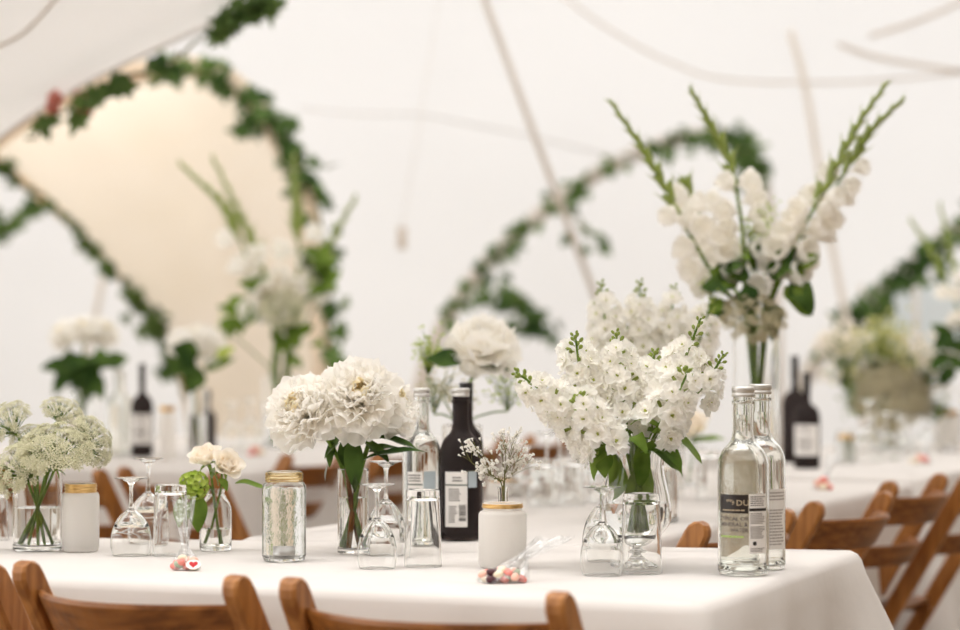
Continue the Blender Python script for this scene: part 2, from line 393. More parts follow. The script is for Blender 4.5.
# ------------------------------------------------------------------ ivy
def ivy_leaf(s):
    pts = [(0, 0), (.18, -.16), (.5, -.05), (.34, .2), (.52, .42), (.2, .5), (0, 1), (-.2, .5), (-.52, .42), (-.34, .2), (-.5, -.05), (-.18, -.16)]
    v = [(0, .25, .04 * s)] + [(x * s, y * s, -.1 * s * abs(x)) for x, y in pts]
    v[0] = (0, .25 * s, .05 * s)
    return v, [(0, i, i % 12 + 1) for i in range(1, 13)]
def garland(label, pts, clumps, seed, size=.07, vine=.008, mat='ivy', hang=.6):
    r = random.Random(seed); cv = catmull(pts, 8); n = len(cv) - 1
    o = thing('ivy_garland', label, 'garland', cv[0], 'ivy garlands on the tent arches')
    MB().add(tube([p + Vector((r.uniform(-.02, .02), r.uniform(-.05, -.02), r.uniform(-.02, .02))) for p in cv], vine, 5)).build('vine', M['twig'], o)
    mb = MB()
    for t0, t1, cnt, sp in clumps:
        for _ in range(cnt):
            x = r.uniform(t0, t1) * n; i = min(int(x), n - 1); p = cv[i].lerp(cv[i + 1], x - i)
            p = p + Vector((r.gauss(0, sp), -.06 + r.gauss(0, sp * .7), r.gauss(-sp * .3, sp)))
            d = Vector((r.gauss(0, .6), r.gauss(-.2, .4), r.gauss(-hang, .5)))
            mb.add(ivy_leaf(size * r.uniform(.6, 1.25)), place(p, d, (r.gauss(0, .6), -1, r.gauss(.4, .5))))
    mb.build('foliage', M[mat], o, smooth=False)
    return o
garland('ivy garland wound over the top of the cream arch', [p + Vector((.055 * min(1, max(0, i - 1) / 2), 0, 0)) for i, p in enumerate(A1[5:])], [(0, .08, 14, .035), (.10, .22, 26, .045), (.22, .36, 30, .05), (.36, .5, 44, .055), (.5, .75, 14, .04), (.6, 1, 26, .05)], 1, .085)
garland('ivy garland along the slanting lower edge of the cream canopy', A0[4:], [(0, .8, 40, .015), (.02, .1, 10, .02), (.3, .36, 8, .03), (.46, .54, 22, .045), (.6, .66, 12, .04), (.7, .78, 18, .05)], 2, .085, .012)
garland('thick ivy sprigs hanging from the edge of the white canopy flap', [D(30, 138, 7.9), D(80, 108, 7.9), D(120, 86, 7.9), D(180, 56, 7.9), D(230, 22, 7.9), D(262, 0, 7.9), D(320, -35, 7.9)],
        [(.06, .10, 5, .02), (.15, .22, 9, .03), (.30, .36, 4, .015), (.42, .5, 5, .02), (.62, .9, 34, .022)], 3, .08, .006)
garland('dark ivy garland on the pale tent wall below the canopy', [D(-10, 232, 15.2), D(20, 215, 15.2), D(45, 203, 15.2), D(78, 204, 15.2)], [(0, 1, 50, .04)], 4, .1)
garland('ivy garland in loose tufts along the tall white arch', A2[3:11], [(0, .7, 14, .03), (.0, .06, 8, .045), (.14, .19, 8, .045), (.22, .28, 16, .05), (.36, .42, 9, .04), (.47, .52, 5, .03), (.58, .66, 12, .03), (.68, .8, 16, .03), (.8, 1, 60, .045)], 5, .09)
garland('short dark ivy swag inside the tall white arch', [D(478, 292, 14.6), D(500, 298, 14.6), D(522, 308, 14.6), D(540, 328, 14.6)], [(0, .12, 8, .03), (.3, 1, 45, .045)], 6, .1)
garland('thin ivy strand dropping beside the slanting pole', [D(556, 196, 13), D(575, 215, 13), D(590, 240, 13)], [(0, .15, 10, .05), (.8, 1, 10, .05)], 7, .07)
garland('dense ivy garland climbing the arch in front of the blue window', A3[1:8], [(.2, .95, 110, .05), (.26, .4, 20, .05)], 8, .1)
rf = thing('red_flower', 'small reddish flower tucked into ivy on the canopy edge', 'flower', D(72, 117, 7.85)); r = random.Random(5); mb = MB()
for i in range(14):
    mb.add(petal(.08, .05, .3, .3, .1, r), Matrix.Translation(D(68 + r.uniform(-16, 18), 116 + r.uniform(-6, 10), 7.9)) @ Euler((r.uniform(.3, 1.6), 0, r.uniform(0, 6))).to_matrix().to_4x4())
mb.build('petals', M['blossom_red'], rf)

# ------------------------------------------------------------------ tables and cloths
def cloth(label, corners, drops, seed, flare=.10, cflare=.2, z=.75, amp=.016):
    """corners anticlockwise; drops[i] belongs to the side corner i -> i+1"""
    r = random.Random(seed); P = [Vector((c[0], c[1], 0)) for c in corners]; n = len(P); out = []
    for i in range(n):
        a, b, c = P[i - 1], P[i], P[(i + 1) % n]; d1 = (b - a).normalized(); d2 = (c - b).normalized(); rr = .035
        pa, pc = b - d1 * rr, b + d2 * rr
        n1 = Vector((d1.y, -d1.x, 0)); n2 = Vector((d2.y, -d2.x, 0))
        for k in range(7):
            t = k / 6; q = (1 - t) ** 2 * pa + 2 * t * (1 - t) * b + t * t * pc
            out.append((q, n1.lerp(n2, t).normalized(), drops[i - 1] * (1 - t) + drops[i] * t, 1 - abs(t - .5)))
        L = (c - b).length - 2 * rr; m = max(4, int(L / .025))
        for k in range(1, m):
            s = k / m; dd = min(s, 1 - s) * L
            out.append((pc + d2 * L * s, n2, drops[i], math.exp(-dd / .10) * .55))
    N = len(out); arc = [0]
    for i in range(N): arc.append(arc[-1] + (out[(i + 1) % N][0] - out[i][0]).length)
    ph = [r.uniform(0, 6) for _ in range(4)]
    rings = [(-.03, 0, 0), (-.012, -.0006, 0), (0, -.006, 0), (.004, -.016, .03)] + [(.004, None, t) for t in (.12, .25, .4, .55, .7, .85, 1)]
    v, f = [], []
    for off, dz, t in rings:
        for i, (q, nn, dr, cw) in enumerate(out):
            a = arc[i]; fold = amp * (math.sin(a * 21 + ph[0] + 2 * math.sin(a * 3.1 + ph[1])) + .6 * math.sin(a * 9.3 + ph[2])) * (1 + 1.3 * cw)
            drop = dr * t; o = off + (flare * drop + cflare * cw * drop + fold * t ** 1.2 * min(1, dr / .2) * (1 + .5 * t)) * (1 if t else 0)
            if dr < .05: o = min(o, .004)
            p = q + nn * o; v.append((p.x, p.y, z + (dz if dz is not None else -.016 - max(0, drop - .0))))
    R = len(rings)
    for k in range(R - 1):
        for i in range(N): j = (i + 1) % N; f.append((k * N + i, (k + 1) * N + i, (k + 1) * N + j, k * N + j))
    ce = sum((Vector(p) for p in v[:N]), Vector()) / N; last = list(range(N))
    for q in (.2, .45, .7, .9):
        new = list(range(len(v), len(v) + N)); v += [tuple(Vector(v[i]).lerp(ce, q)) for i in range(N)]
        for i in range(N): j = (i + 1) % N; f.append((new[i], last[i], last[j], new[j]))
        last = new
    v.append(tuple(ce)); f += [(last[i], last[(i + 1) % N], len(v) - 1) for i in range(N)]
    o = MB().add((v, f)).build('tablecloth', M['cloth'])
    return tag(o, label, 'tablecloth')
def trestle(label, corners):
    P = [Vector((c[0], c[1], 0)) for c in corners]; ce = sum(P, Vector()) / len(P)
    o = thing('trestle_table', label, 'table', ce)
    Q = [ce + (p - ce) * (1 - .018 / max(.1, (p - ce).length)) for p in P]
    v = [(p.x, p.y, z) for z in (.718, .742) for p in Q]; n = len(Q)
    f = [tuple(range(n))[::-1], tuple(range(n, 2 * n))] + [(i, (i + 1) % n, n + (i + 1) % n, n + i) for i in range(n)]
    MB().add((v, f)).build('tabletop', M['table_wood'], o, smooth=False)
    for p in P:
        q = ce + (p - ce) * .72
        MB().add(tube([(q.x, q.y, 0), (q.x, q.y, .717)], .014, 8)).build('leg', M['steel'], o)
    return o
ta, tu = Vector((.40, .916, 0)), Vector((-.916, .40, 0))
g = lambda px, py: T(px, py, .75)
nr, fr_ = g(706, 604), g(861, 549.5)
nl, fl = g(38, 577.5), g(20, 536)
nl = nr + (nl - nr) * 1.9; fl = fr_ + (fl - fr_) * 1.75
T1 = [nl, nr, fr_, fl]
cloth('white linen cloth on the nearest table with the water bottles', T1, [.30, .30, .02, .3], 1, .12, .5)
trestle('near trestle table under the cloth with the peonies', T1)
sl, sr = g(231, 538.6), g(606, 546.6)
fr2 = g(913, 482.5); fl2 = fr2 + tu * .80
off = Vector((.016, .04, 0)) * .55
T2 = [sl + off, sr + off, fr2, fl2]
cloth('white linen cloth on the table that runs back behind the stocks', T2, [.012, .27, .02, .27], 2, .04, .05, amp=.006)
trestle('trestle table running back under the wine glass cluster', T2)
n3 = g(922, 477.5)
T3 = [n3 + tu * .9, n3, n3 + ta * 3.0, n3 + ta * 3.0 + tu * .9]
cloth('white linen cloth hanging low on the far table with the dark wine bottle', T3, [.46, .42, .3, .3], 3, .10, .2)
trestle('far trestle table under the bushy dried flowers', T3)
n4 = g(236, 472)
T4 = [n4 + tu * .82, n4, n4 + ta * 2.9, n4 + ta * 2.9 + tu * .82]
cloth('white linen cloth on the far table below the pale gladioli', T4, [.46, .46, .3, .02], 4, .08, .16)
trestle('far trestle table below the pale gladioli', T4)
n5 = n4 + tu * .835
T5 = [n5 + tu * 1.1, n5, n5 + ta * 2.9, n5 + ta * 2.9 + tu * 1.1]
cloth('white linen cloth on the far table with the tall cream peonies', T5, [.46, .02, .3, .3], 5, .08, .16)
trestle('far trestle table below the tall cream peonies', T5)

# ------------------------------------------------------------------ folding chairs
def make_chair():
    o = thing('folding_chair', '', 'chair', (0, 0, 0)); X = .19
    top, foot = Vector((0, -.235, .800)), Vector((0, .235, .0))
    at = lambda z: top.lerp(foot, 1 - z / .8).y
    for s in (-1, 1):
        d = (foot - top); L = d.length; mb = MB()
        v, f = [], []; m = 13
        secs = [(0, .35), (.006, .68), (.016, .93), (.03, 1)] + [(.03 + (1 - .06) * L * k / m, 1) for k in range(1, m)] + [(L - .02, 1)]
        dn = d.normalized(); nrm = Vector((0, dn.z, -dn.y))
        for a, w_ in secs:
            hw, hd, c = .0135, .023 * w_, .005
            for (x, y) in ((-hw, -hd + c), (-hw + c, -hd), (hw - c, -hd), (hw, -hd + c), (hw, hd - c), (hw - c, hd), (-hw + c, hd), (-hw, hd - c)):
                p = top + dn * a + nrm * y; v.append((s * X + x, p.y, p.z))
        for k in range(len(secs) - 1):
            for i in range(8): j = (i + 1) % 8; f.append((k * 8 + i, k * 8 + j, (k + 1) * 8 + j, (k + 1) * 8 + i))
        f.append(tuple(range(8))); f.append(tuple(range((len(secs) - 1) * 8, len(secs) * 8))[::-1])
        for q in range(len(f) - 2, len(f)): pass
        ob = mb.add((v, f)).build('post', M['wood'], o); ob.data.polygons.foreach_set('use_smooth', [False] * len(ob.data.polygons))
    def rail(z, h, bow, name):
        v, f = [], []; N = 16; th = .017
        for i in range(N + 1):
            t = -1 + 2 * i / N; x = t * (X - .0135); yb = at(z) - bow * (1 - t * t)
            lean = (at(z + h / 2) - at(z - h / 2))
            for dy, dz in ((-th / 2, -h / 2 + .004), (-th / 2, h / 2 - .006), (-th / 2 + .005, h / 2), (th / 2 - .004, h / 2), (th / 2, h / 2 - .004), (th / 2, -h / 2 + .004), (th / 2 - .004, -h / 2), (-th / 2 + .004, -h / 2)):
                v.append((x, yb + dy + dz / h * lean, z + dz))
        for i in range(N):
            for k in range(8): j = (k + 1) % 8; f.append((i * 8 + k, i * 8 + j, (i + 1) * 8 + j, (i + 1) * 8 + k))
        f.append(tuple(range(8))[::-1]); f.append(tuple(range(N * 8, N * 8 + 8)))
        ob = MB().add((v, f)).build(name, M['wood_x_shaded'], o); ob.data.polygons.foreach_set('use_smooth', [False] * len(ob.data.polygons))
    rail(.725, .070, .085, 'back_rail'); rail(.610, .055, .085, 'back_rail')
    mb = MB()
    for k in range(6):
        mb.add(rbox(.335, .052, .014, .003), Matrix.Translation((0, .01 + k * .06, .428)))
    for s in (-1, 1): mb.add(rbox(.02, .36, .026, .003), Matrix.Translation((s * .158, .16, .407)))
    mb.build('seat', M['wood_x_shaded'], o, smooth=False)
    for s in (-1, 1):
        a, b = Vector((s * .163, .24, .40)), Vector((s * .163, -.24, 0.012)); d = b - a
        MB().add(rbox(.022, .036, d.length, .004), Matrix.Translation((a + b) / 2) @ align(d)).build('leg', M['wood'], o, smooth=False)
    MB().add(rbox(.36, .018, .03, .003), Matrix.Translation((0, at(.17), .17))).build('stretcher', M['wood_x_shaded'], o, smooth=False)
    MB().add(rbox(.31, .018, .03, .003), Matrix.Translation((0, -.178, .075))).build('stretcher', M['wood_x_shaded'], o, smooth=False)
    return o
CH = make_chair(); used = [False]
def chair(L, R, label, group):
    """L, R: the two back-post tops as the sitter's back shows them"""
    o = CH if not used[0] else copy_tree(CH); used[0] = True
    mid = (L + R) / 2; d = R - L; d.z = 0; yaw = math.atan2(d.y, d.x)
    o['label'] = label; o['group'] = group
    sx = max(.9, min(1.1, d.length / .38))
    fwd = Vector((-math.sin(yaw), math.cos(yaw), 0))
    b = mid + fwd * .235
    o.location = (b.x, b.y, 0); o.rotation_euler = (0, 0, yaw); o.scale = (sx, 1, mid.z / .8)
    return o
G1, G2, G3 = 'folding chairs at the nearest table', 'folding chairs along the table running back', 'folding chairs by the far tables'
chair(D(290, 580, 3.12), D(557, 595, 2.93), 'wooden folding chair tucked in front of the sugared almond bag', G1)
chair(D(22, 569, 3.34), D(233, 572, 3.12), 'wooden folding chair in front of the wine glasses and heart tag', G1)
chair(D(-190, 560, 3.6), D(-11, 563, 3.4), 'wooden folding chair in front of the lace flower vase, only one post showing', G1)
chair(D(704, 526, 4.22), D(790, 508, 4.58), 'wooden folding chair half hidden behind the two water bottles', G2)
chair(D(817, 507, 4.82), D(890, 489, 5.2), 'wooden folding chair with bowed rail beside the near table end', G2)
chair(D(893, 485, 5.5), D(944, 472, 5.88), 'wooden folding chair with crossed legs beside the low hanging cloth', G2)
chair(D(972, 478, 5.9), D(1010, 464, 6.28), 'wooden folding chair cut off at the picture edge beyond the crossed-leg chair', G2)
chair(D(122, 468, 6.5), D(212, 472, 6.25), 'wooden folding chair behind the two upturned wine glasses and rose vase', G3)
chair(D(0, 466, 6.6), D(97, 470, 6.35), 'wooden folding chair behind the frosted jar with the gold lid', G3)
for k, lab in enumerate(('wooden folding chair behind the clear tealight jar', 'wooden folding chair behind the peony stems', 'wooden folding chair behind the dark bottle with the white label', 'wooden folding chair behind the gypsophila jar', 'wooden folding chair behind the far glass cluster')):
    a = Vector((-.60, 7.15, .795)) + Vector((.27, .60, 0)) * k
    chair(a, a + Vector((.155, .35, 0)), lab, G3)

# ------------------------------------------------------------------ glass and tableware
def crisp(prof, d=.00035):
    """hold sharp turns of a profile with close loops so the walls stay straight"""
    P = [Vector((r, z)) for r, z in prof]; out = []
    for i, p in enumerate(P):
        if 0 < i < len(P) - 1:
            a, b = P[i - 1] - p, P[i + 1] - p
            if a.length > 1e-7 and b.length > 1e-7 and a.normalized().dot(b.normalized()) > -.93:
                if a.length > 3 * d: out.append(p + a.normalized() * d)
                out.append(p)
                if b.length > 3 * d: out.append(p + b.normalized() * d)
                continue
        elif len(P) > 2:
            q = P[1] - p if i == 0 else P[-2] - p
            if i == 0: out.append(p)
            if p.x < 1e-6 and q.length > .004: out.append(p + q.normalized() * .002)
            if i: out.append(p)
            continue
        out.append(p)
    return [(max(0, p.x), p.y) for p in out]
def glass_part(prof, mat, parent, c, name='bowl', n=44):
    o = MB().add(lathe(crisp(prof), n, c)).build(name, M[mat], parent)
    bm = bmesh.new(); bm.from_mesh(o.data); bmesh.ops.recalc_face_normals(bm, faces=bm.faces); bm.to_mesh(o.data); bm.free()
    return o
def curve_prof(pts, k=4):
    return [(max(0, p.x), p.y) for p in catmull([(a, b, 0) for a, b in pts], k)]
def wine_glass(c, Rb, H, Rf, label, group=None, n=40):
    """upturned: rim on the cloth, foot in the air"""
    o = thing('wine_glass', label, 'wine glass', c, group); t = .0009
    out = curve_prof([(.90 * Rb, 0), (.97 * Rb, .08 * H), (Rb, .17 * H), (.95 * Rb, .29 * H), (.80 * Rb, .41 * H), (.55 * Rb, .51 * H), (.26 * Rb, .575 * H), (.14 * Rb, .60 * H)], 4)
    inn = [(max(0, r - t - (.002 if z > .4 * H else 0)), z - (0 if z < .3 * H else .0015)) for r, z in out[1:]]
    inn = [(0, .555 * H)] + [q for q in reversed(inn) if q[1] < .553 * H and q[0] > 0]
    bowl = inn + [(.90 * Rb - t, .0004), (.90 * Rb - t * .5, 0)] + out[1:] + [(.0042, .62 * H)] + [(.0034, .72 * H), (.0034, .85 * H), (.0042, .905 * H), (.007, .94 * H), (.014, .962 * H)] \
        + [(.5 * Rf, .975 * H), (.8 * Rf, .985 * H), (Rf - .0006, .992 * H), (Rf, .9955 * H), (Rf - .0006, H), (.6 * Rf, .995 * H), (.012, .988 * H), (0, .986 * H)]
    z62, cut = .62 * H, None
    # bowl, stem and foot are one blown piece; kept as one watertight mesh part
    glass_part(bowl, 'glass', o, c, 'bowl', n)
    return o
def tumbler(c, R, H, label, group=None, n=40):
    o = thing('tumbler', label, 'tumbler', c, group); t = .0012; b = .014
    p = [(0, H - b), (R * .80 - .006, H - b), (R * .85 - t - .001, H - b - .004), (R * .92 - t, H * .45), (R - t, .0005), (R - t / 2, 0), (R, .0006), (R * .945, H * .4), (R * .885, H - .004), (R * .85, H - .0005), (R * .8, H), (R * .55, H), (R * .45, H - .002), (0, H - .0025)]
    glass_part(p, 'glass', o, c, 'body', n)
    return o
def cyl_vase(c, R, H, wl, label, t=.0022, base=.009, name='cylinder_vase'):
    o = thing(name, label, 'vase', c)
    p = [(0, base), (R - t - .003, base), (R - t, base + .003), (R - t, H - .001), (R - t / 2, H), (R, H - .001), (R, .003), (R - .003, 0), (0, .0)]
    glass_part(p, 'glass', o, c, 'body')
    wr = R - t - .0006; glass_part([(0, base + .0008), (wr - .003, base + .0008), (wr, base + .004), (wr, wl), (0, wl)], 'water', o, c, 'water')
    return o
def tealight(c, label, R=.019, H=.022):
    o = thing('tealight', label, 'candle', c)
    MB().add(lathe([(0, 0), (R - .001, 0), (R, .001), (R, H), (R - .0006, H), (R - .0006, .004), (0, .004)], 32, c)).build('tin_cup', M['tin'], o)
    MB().add(lathe([(0, .0045), (R - .0014, .0045), (R - .0014, H - .003), (.003, H - .004), (0, H - .0042)], 28, c)).build('wax', M['wax'], o)
    MB().add(tube([(c[0], c[1], c[2] + H - .0045), (c[0] + .001, c[1], c[2] + H + .004)], .0007, 5)).build('wick', M['black'], o)
    return o
def jar_body(R, H, t=.0026, neck=.80, base=.006):
    out = [(0, 0), (R * .82, 0), (R * .93, .0025), (R, .010), (R, H * .80), (R * .985, H * .835), (R * .93, H * .865), (R * neck, H * .885), (R * neck, H - .0012)]
    inn = [(R * neck - t * .5, H), (R * neck - t, H - .001), (R * neck - t, H * .885), (R * .93 - t, H * .86), (R - t, H * .80), (R - t, .012), (R * .9 - t, base), (0, base)]
    return out + inn
def ring(c, R, z0, z1, th, mat, parent, name, threads=0):
    p = [(R, z0), (R + th * .8, z0), (R + th, z0 + .001)]
    if threads:
        for k in range(1, threads * 4):
            z = z0 + (z1 - z0) * k / (threads * 4); p.append((R + th * (1 + .45 * math.sin(k * PI / 2)), z))
    p += [(R + th, z1 - .001), (R + th * .8, z1), (R, z1), (R, z0)]
    return MB().add(lathe(p, 44, c)).build(name, M[mat], parent)
def bottle(c, R, H, glass, label, cat='bottle', cap='cap', fill=None, shoulder=.60, neck=.39, name='glass_bottle', collar=True, capH=.0165):
    o = thing(name, label, cat, c); t = .003
    s = shoulder
    ou = curve_prof([(R, (s - .03) * H), (R * .965, (s + .012) * H), (R * .83, H * (s + .058)), (R * .62, H * (s + .09)), (R * (neck + .07), H * (s + .12)), (R * neck, H * (s + .165))], 4)
    out = [(0, .004), (R * .5, .003), (R * .8, 0), (R * .93, .0015), (R, .008)] + ou + [(R * neck, H * .93), (R * neck * .96, H - .004)]
    inn = [(R * neck - t, H - .004)] + [(max(r - t, .004), z - .001) for r, z in reversed(ou)] + [(R - t, .016), (R * .8, .008), (0, .011)]
    glass_part(out + inn, glass, o, c, 'body')
    if fill:
        wr = R - t - .0008
        wi = [(0, .0118), (R * .8, .0090), (wr, .017)] + [(max(r - t - .0008, .003), z - .0012) for r, z in ou if z < fill * H]
        if fill * H > ou[-1][1]: wi.append((R * neck - t - .0008, fill * H))
        wi.append((0, wi[-1][1])); glass_part(wi, 'water', o, c, 'water')
    if cap:
        n = 60; pr = []; R2 = R * neck + .0012
        v, f = [], []
        lv = [(R2 * .98, H - capH), (R2 + .001, H - capH + .001), (R2 + .001, H - capH + .005), (R2, H - capH + .0055), (R2, H - capH + .007), (R2 + .0012, H - capH + .008), (R2 + .0012, H - .003), (R2 + .0005, H - .0008), (R2 - .0015, H), (0, H)]
        MB().add(lathe(lv, n, c)).build('cap', M[cap], o)
        MB().add(lathe([(R * neck + .0002, H - capH - .012), (R * neck + .002, H - capH - .011), (R * neck + .002, H - capH - .007), (R * neck + .0002, H - capH - .006), (R * neck + .0002, H - capH - .012)], n, c)).build('collar_ring', M[glass], o)
    return o
def wrap(c, R, flat, eps, th0=0.0):
    """bend flat (x, z) shapes round an upright cylinder; x = 0 faces the camera side"""
    v, f = flat; base = math.atan2(c[0], c[1]) + th0
    out = []
    for p in v:
        a = p[0] / R - base
        out.append((c[0] + (R + eps) * math.sin(a), c[1] - (R + eps) * math.cos(a), c[2] + p[1]))
    return out, f
def rect(x0, x1, z0, z1, n=12):
    v = []; f = []
    for i in range(n + 1):
        x = x0 + (x1 - x0) * i / n; v += [(x, z0), (x, z1)]
    for i in range(n): f.append((2 * i, 2 * i + 2, 2 * i + 3, 2 * i + 1))
    return v, f
def text(body, size, x, z, ax='LEFT', sx=1.0, bold=0):
    cu = bpy.data.curves.new('t', 'FONT'); cu.body = body; cu.size = size; cu.align_x = ax; cu.resolution_u = 2; cu.offset = bold
    ob = bpy.data.objects.new('t', cu); C.objects.link(ob); dg = bpy.context.evaluated_depsgraph_get()
    me = ob.evaluated_get(dg).to_mesh(); v = [(p.co.x * sx + x, p.co.y + z) for p in me.vertices]; f = [tuple(q.vertices) for q in me.polygons]
    ob.evaluated_get(dg).to_mesh_clear(); bpy.data.objects.remove(ob); bpy.data.curves.remove(cu)
    return v, f
def lines(x0, x1, z0, z1, rows, seed, h=.45, ragged=.3):
    r = random.Random(seed); v, f = [], []; dz = (z1 - z0) / rows
    for k in range(rows):
        z = z1 - dz * (k + .75); x = x0; e = x1 - (x1 - x0) * r.random() * ragged
        while x < e:
            ww = min((x1 - x0) * r.uniform(.06, .2), e - x); n = len(v); v += [(x, z), (x + ww, z), (x + ww, z + dz * h), (x, z + dz * h)]; f.append((n, n + 1, n + 2, n + 3)); x += ww + (x1 - x0) * .022
    return v, f

# --- the two water bottles at the table end
def water_label(o, c, R, H, th0=0):
    u = H / .300
    lab = MB().add(wrap(c, R, rect(-.0440 * u, .0076 * u, .100 * u, .1295 * u, 20), .0004, th0)).build('front_label', M['black_foil'], o)
    mb = MB()
    for k in range(3):
        n0 = 16; a0, a1 = -.9 + .5 * k, 2.4 + .3 * k; rr = (.0066 - .0016 * k) * u; v, f = [], []
        for i in range(n0 + 1):
            a = a0 + (a1 - a0) * i / n0
            for q in (rr, rr - .0008 * u): v.append((-.0230 * u + 1.3 * q * math.cos(a), .1170 * u + q * math.sin(a) * .75))
        for i in range(n0): f.append((2 * i, 2 * i + 1, 2 * i + 3, 2 * i + 2))
        mb.add(wrap(c, R, (v, f), .0008, th0))
    mb.add(wrap(c, R, text('DU', .0125 * u, -.0115 * u, .1125 * u, sx=1.15, bold=.0002), .0008, th0))
    mb.add(wrap(c, R, lines(-.036 * u, .005 * u, .1025 * u, .1075 * u, 1, 4), .0008, th0)); mb.build('gold_lettering', M['ink_gold'], lab)
    mb = MB()
    mb.add(wrap(c, R, text('TYPICAL OR', .0085 * u, -.0425 * u, .0885 * u, sx=1.08, bold=.00022), .0004, th0)); mb.add(wrap(c, R, text('MINERAL &', .0085 * u, -.0405 * u, .0795 * u, sx=1.12, bold=.00022), .0004, th0)); mb.add(wrap(c, R, text('WATER', .0085 * u, -.0215 * u, .0705 * u, sx=1.0, bold=.00022), .0004, th0))
    mb.build('printed_lettering', M['ink_grey'], o)
    MB().add(wrap(c, R, lines(-.042 * u, .006 * u, .060 * u, .066 * u, 1, 7, .5), .0004, th0)).build('green_print', M['ink_green'], o)
    lab = MB().add(wrap(c, R, rect(.0090 * u, .0425 * u, .036 * u, .1305 * u), .0005, th0)).build('back_label', M['paper'], o)
    MB().add(wrap(c, R, rect(.0092 * u, .0423 * u, .1035 * u, .1080 * u), .0009, th0)).build('dark_band', M['black'], lab)
    mb = MB()
    for z0, z1, nn, sd in ((.111, .128, 5, 1), (.083, .101, 7, 2), (.060, .080, 8, 3), (.039, .046, 3, 4)): mb.add(wrap(c, R, lines(.0110 * u, .0400 * u, z0 * u, z1 * u, nn, sd, .4), .0009, th0))
    mb.build('small_print', M['ink_grey'], lab)
    ds = [(math.cos(2 * PI * i / 20) * .0034 * u + .0180 * u, math.sin(2 * PI * i / 20) * .0034 * u + .0525 * u) for i in range(20)]
    MB().add(wrap(c, R, (ds, [tuple(range(20))]), .0012, th0)).build('recycling_mark', M['black'], lab)
c, R, H = fit(743.5, 577, 386.5, 51); WB = (c, R, H)
o = bottle(c, R, H, 'bottle', 'clear water bottle with black label and white small-print strip, front one of the pair', fill=.85, name='water_bottle'); water_label(o, c, R, H)
c2, R2, H2 = fit(761, 571, 384, 49)
o = bottle(c2, R2, H2, 'bottle', 'clear water bottle partly hidden, standing behind its black-labelled twin', fill=.85, name='water_bottle')
u = H2 / .3; lab = MB().add(wrap(c2, R2, rect(.012 * u, .050 * u, .034 * u, .131 * u), .0005)).build('back_label', M['paper'], o)
mb = MB(); [mb.add(wrap(c2, R2, lines(.014 * u, .047 * u, a * u, b * u, k, k), .0009)) for a, b, k in ((.112, .128, 3), (.04, .10, 12))]; mb.build('small_print', M['ink_pale'], lab)
# --- bottles in the middle
c, R, H = fit(421.5, 541.5, 388, 38)
o = bottle(c, R, H, 'bottle', 'clear water bottle behind the tumbler, white and blue-grey label', fill=.82, name='water_bottle')
u = H / .30
lab = MB().add(wrap(c, R, rect(-.030 * u, .002 * u, .045 * u, .136 * u), .0005)).build('label', M['paper'], o)
MB().add(wrap(c, R, rect(-.030 * u, .002 * u, .110 * u, .1125 * u), .0009)).build('green_line', M['ink_dkgreen'], lab)
mb = MB(); [mb.add(wrap(c, R, lines(-.027 * u, -.001 * u, a * u, b * u, k, k), .0009)) for a, b, k in ((.116, .132, 3), (.07, .105, 7))]; mb.build('small_print', M['ink_grey'], lab)
MB().add(wrap(c, R, rect(.004 * u, .030 * u, .100 * u, .137 * u), .0005)).build('side_label', M['paper_blue'], o)
c, R, H = fit(460.5, 541.5, 388, 41)
o = bottle(c, R, H, 'dark', 'dark glass bottle with silver cap and white label with barcode', name='wine_bottle')
u = H / .30
lab = MB().add(wrap(c, R, rect(-.033 * u, .0135 * u, .028 * u, .136 * u), .0005)).build('label', M['paper'], o)
MB().add(wrap(c, R, rect(-.033 * u, .0135 * u, .109 * u, .1115 * u), .0009)).build('green_line', M['ink_dkgreen'], lab)
mb = MB(); [mb.add(wrap(c, R, lines(x0 * u, x1 * u, a * u, b * u, k, k), .0009)) for x0, x1, a, b, k in ((-.016, .008, .116, .128, 2), (-.024, .004, .078, .104, 6), (-.024, -.006, .036, .070, 8))]
mb.build('small_print', M['ink_grey'], lab)
mb = MB(); rr = random.Random(2)
for k in range(12): mb.add(wrap(c, R, rect(-.003 * u, .0105 * u, (.040 + .0028 * k) * u, (.040 + .0028 * k + rr.uniform(.0007, .002)) * u, 6), .0009))
mb.build('barcode', M['black'], lab)
MB().add(wrap(c, R, rect(.0155 * u, .036 * u, .105 * u, .137 * u), .0005)).build('side_label', M['paper_blue'], o)
c, R, H = fit(466, 531, 383, 34)
o = bottle(c, R, H, 'dark', 'dark wine bottle almost hidden behind the silver-capped dark bottle', cap=None, name='wine_bottle')
ring(c, R * .36, H - .04, H + .0005, .0012, 'black', o, 'foil')

# --- jars
def jar(px, pyb, pyt, wpx, mat, label, neckmat, nz, threads=0, candle=None, base_c=None):
    c, R, H = fit(px, pyb, pyt, wpx); o = thing('glass_jar', label, 'jar', c)
    glass_part(jar_body(R, H), mat, o, c, 'body')
    ring(c, R * .80 + .0003, H * nz[0], H * nz[1], .0018, neckmat, o, 'neck_ring', threads)
    if candle: tealight((c.x, c.y, c.z + .0062), candle)
    return o, c, R, H
jar(284, 563, 471, 44, 'jar', 'clear glass jar with gold-tinted neck and a tealight inside', 'amber', (.885, .985), 3, 'silver tealight inside the clear jar with gold-tinted neck')
jar(80.5, 553, 483.5, 37, 'frost', 'frosted glass jar with broad gold ring beside the lace flower vase', 'gold', (.86, 1.0), 3, 'tealight glimpsed inside the frosted jar beside the lace flowers')
jar(502.5, 570, 502.5, 48, 'frost', 'frosted glass jar with thin gold rim behind the sugared almonds', 'gold', (.92, .985), 1, 'tealight glimpsed inside the frosted jar behind the sugared almonds')

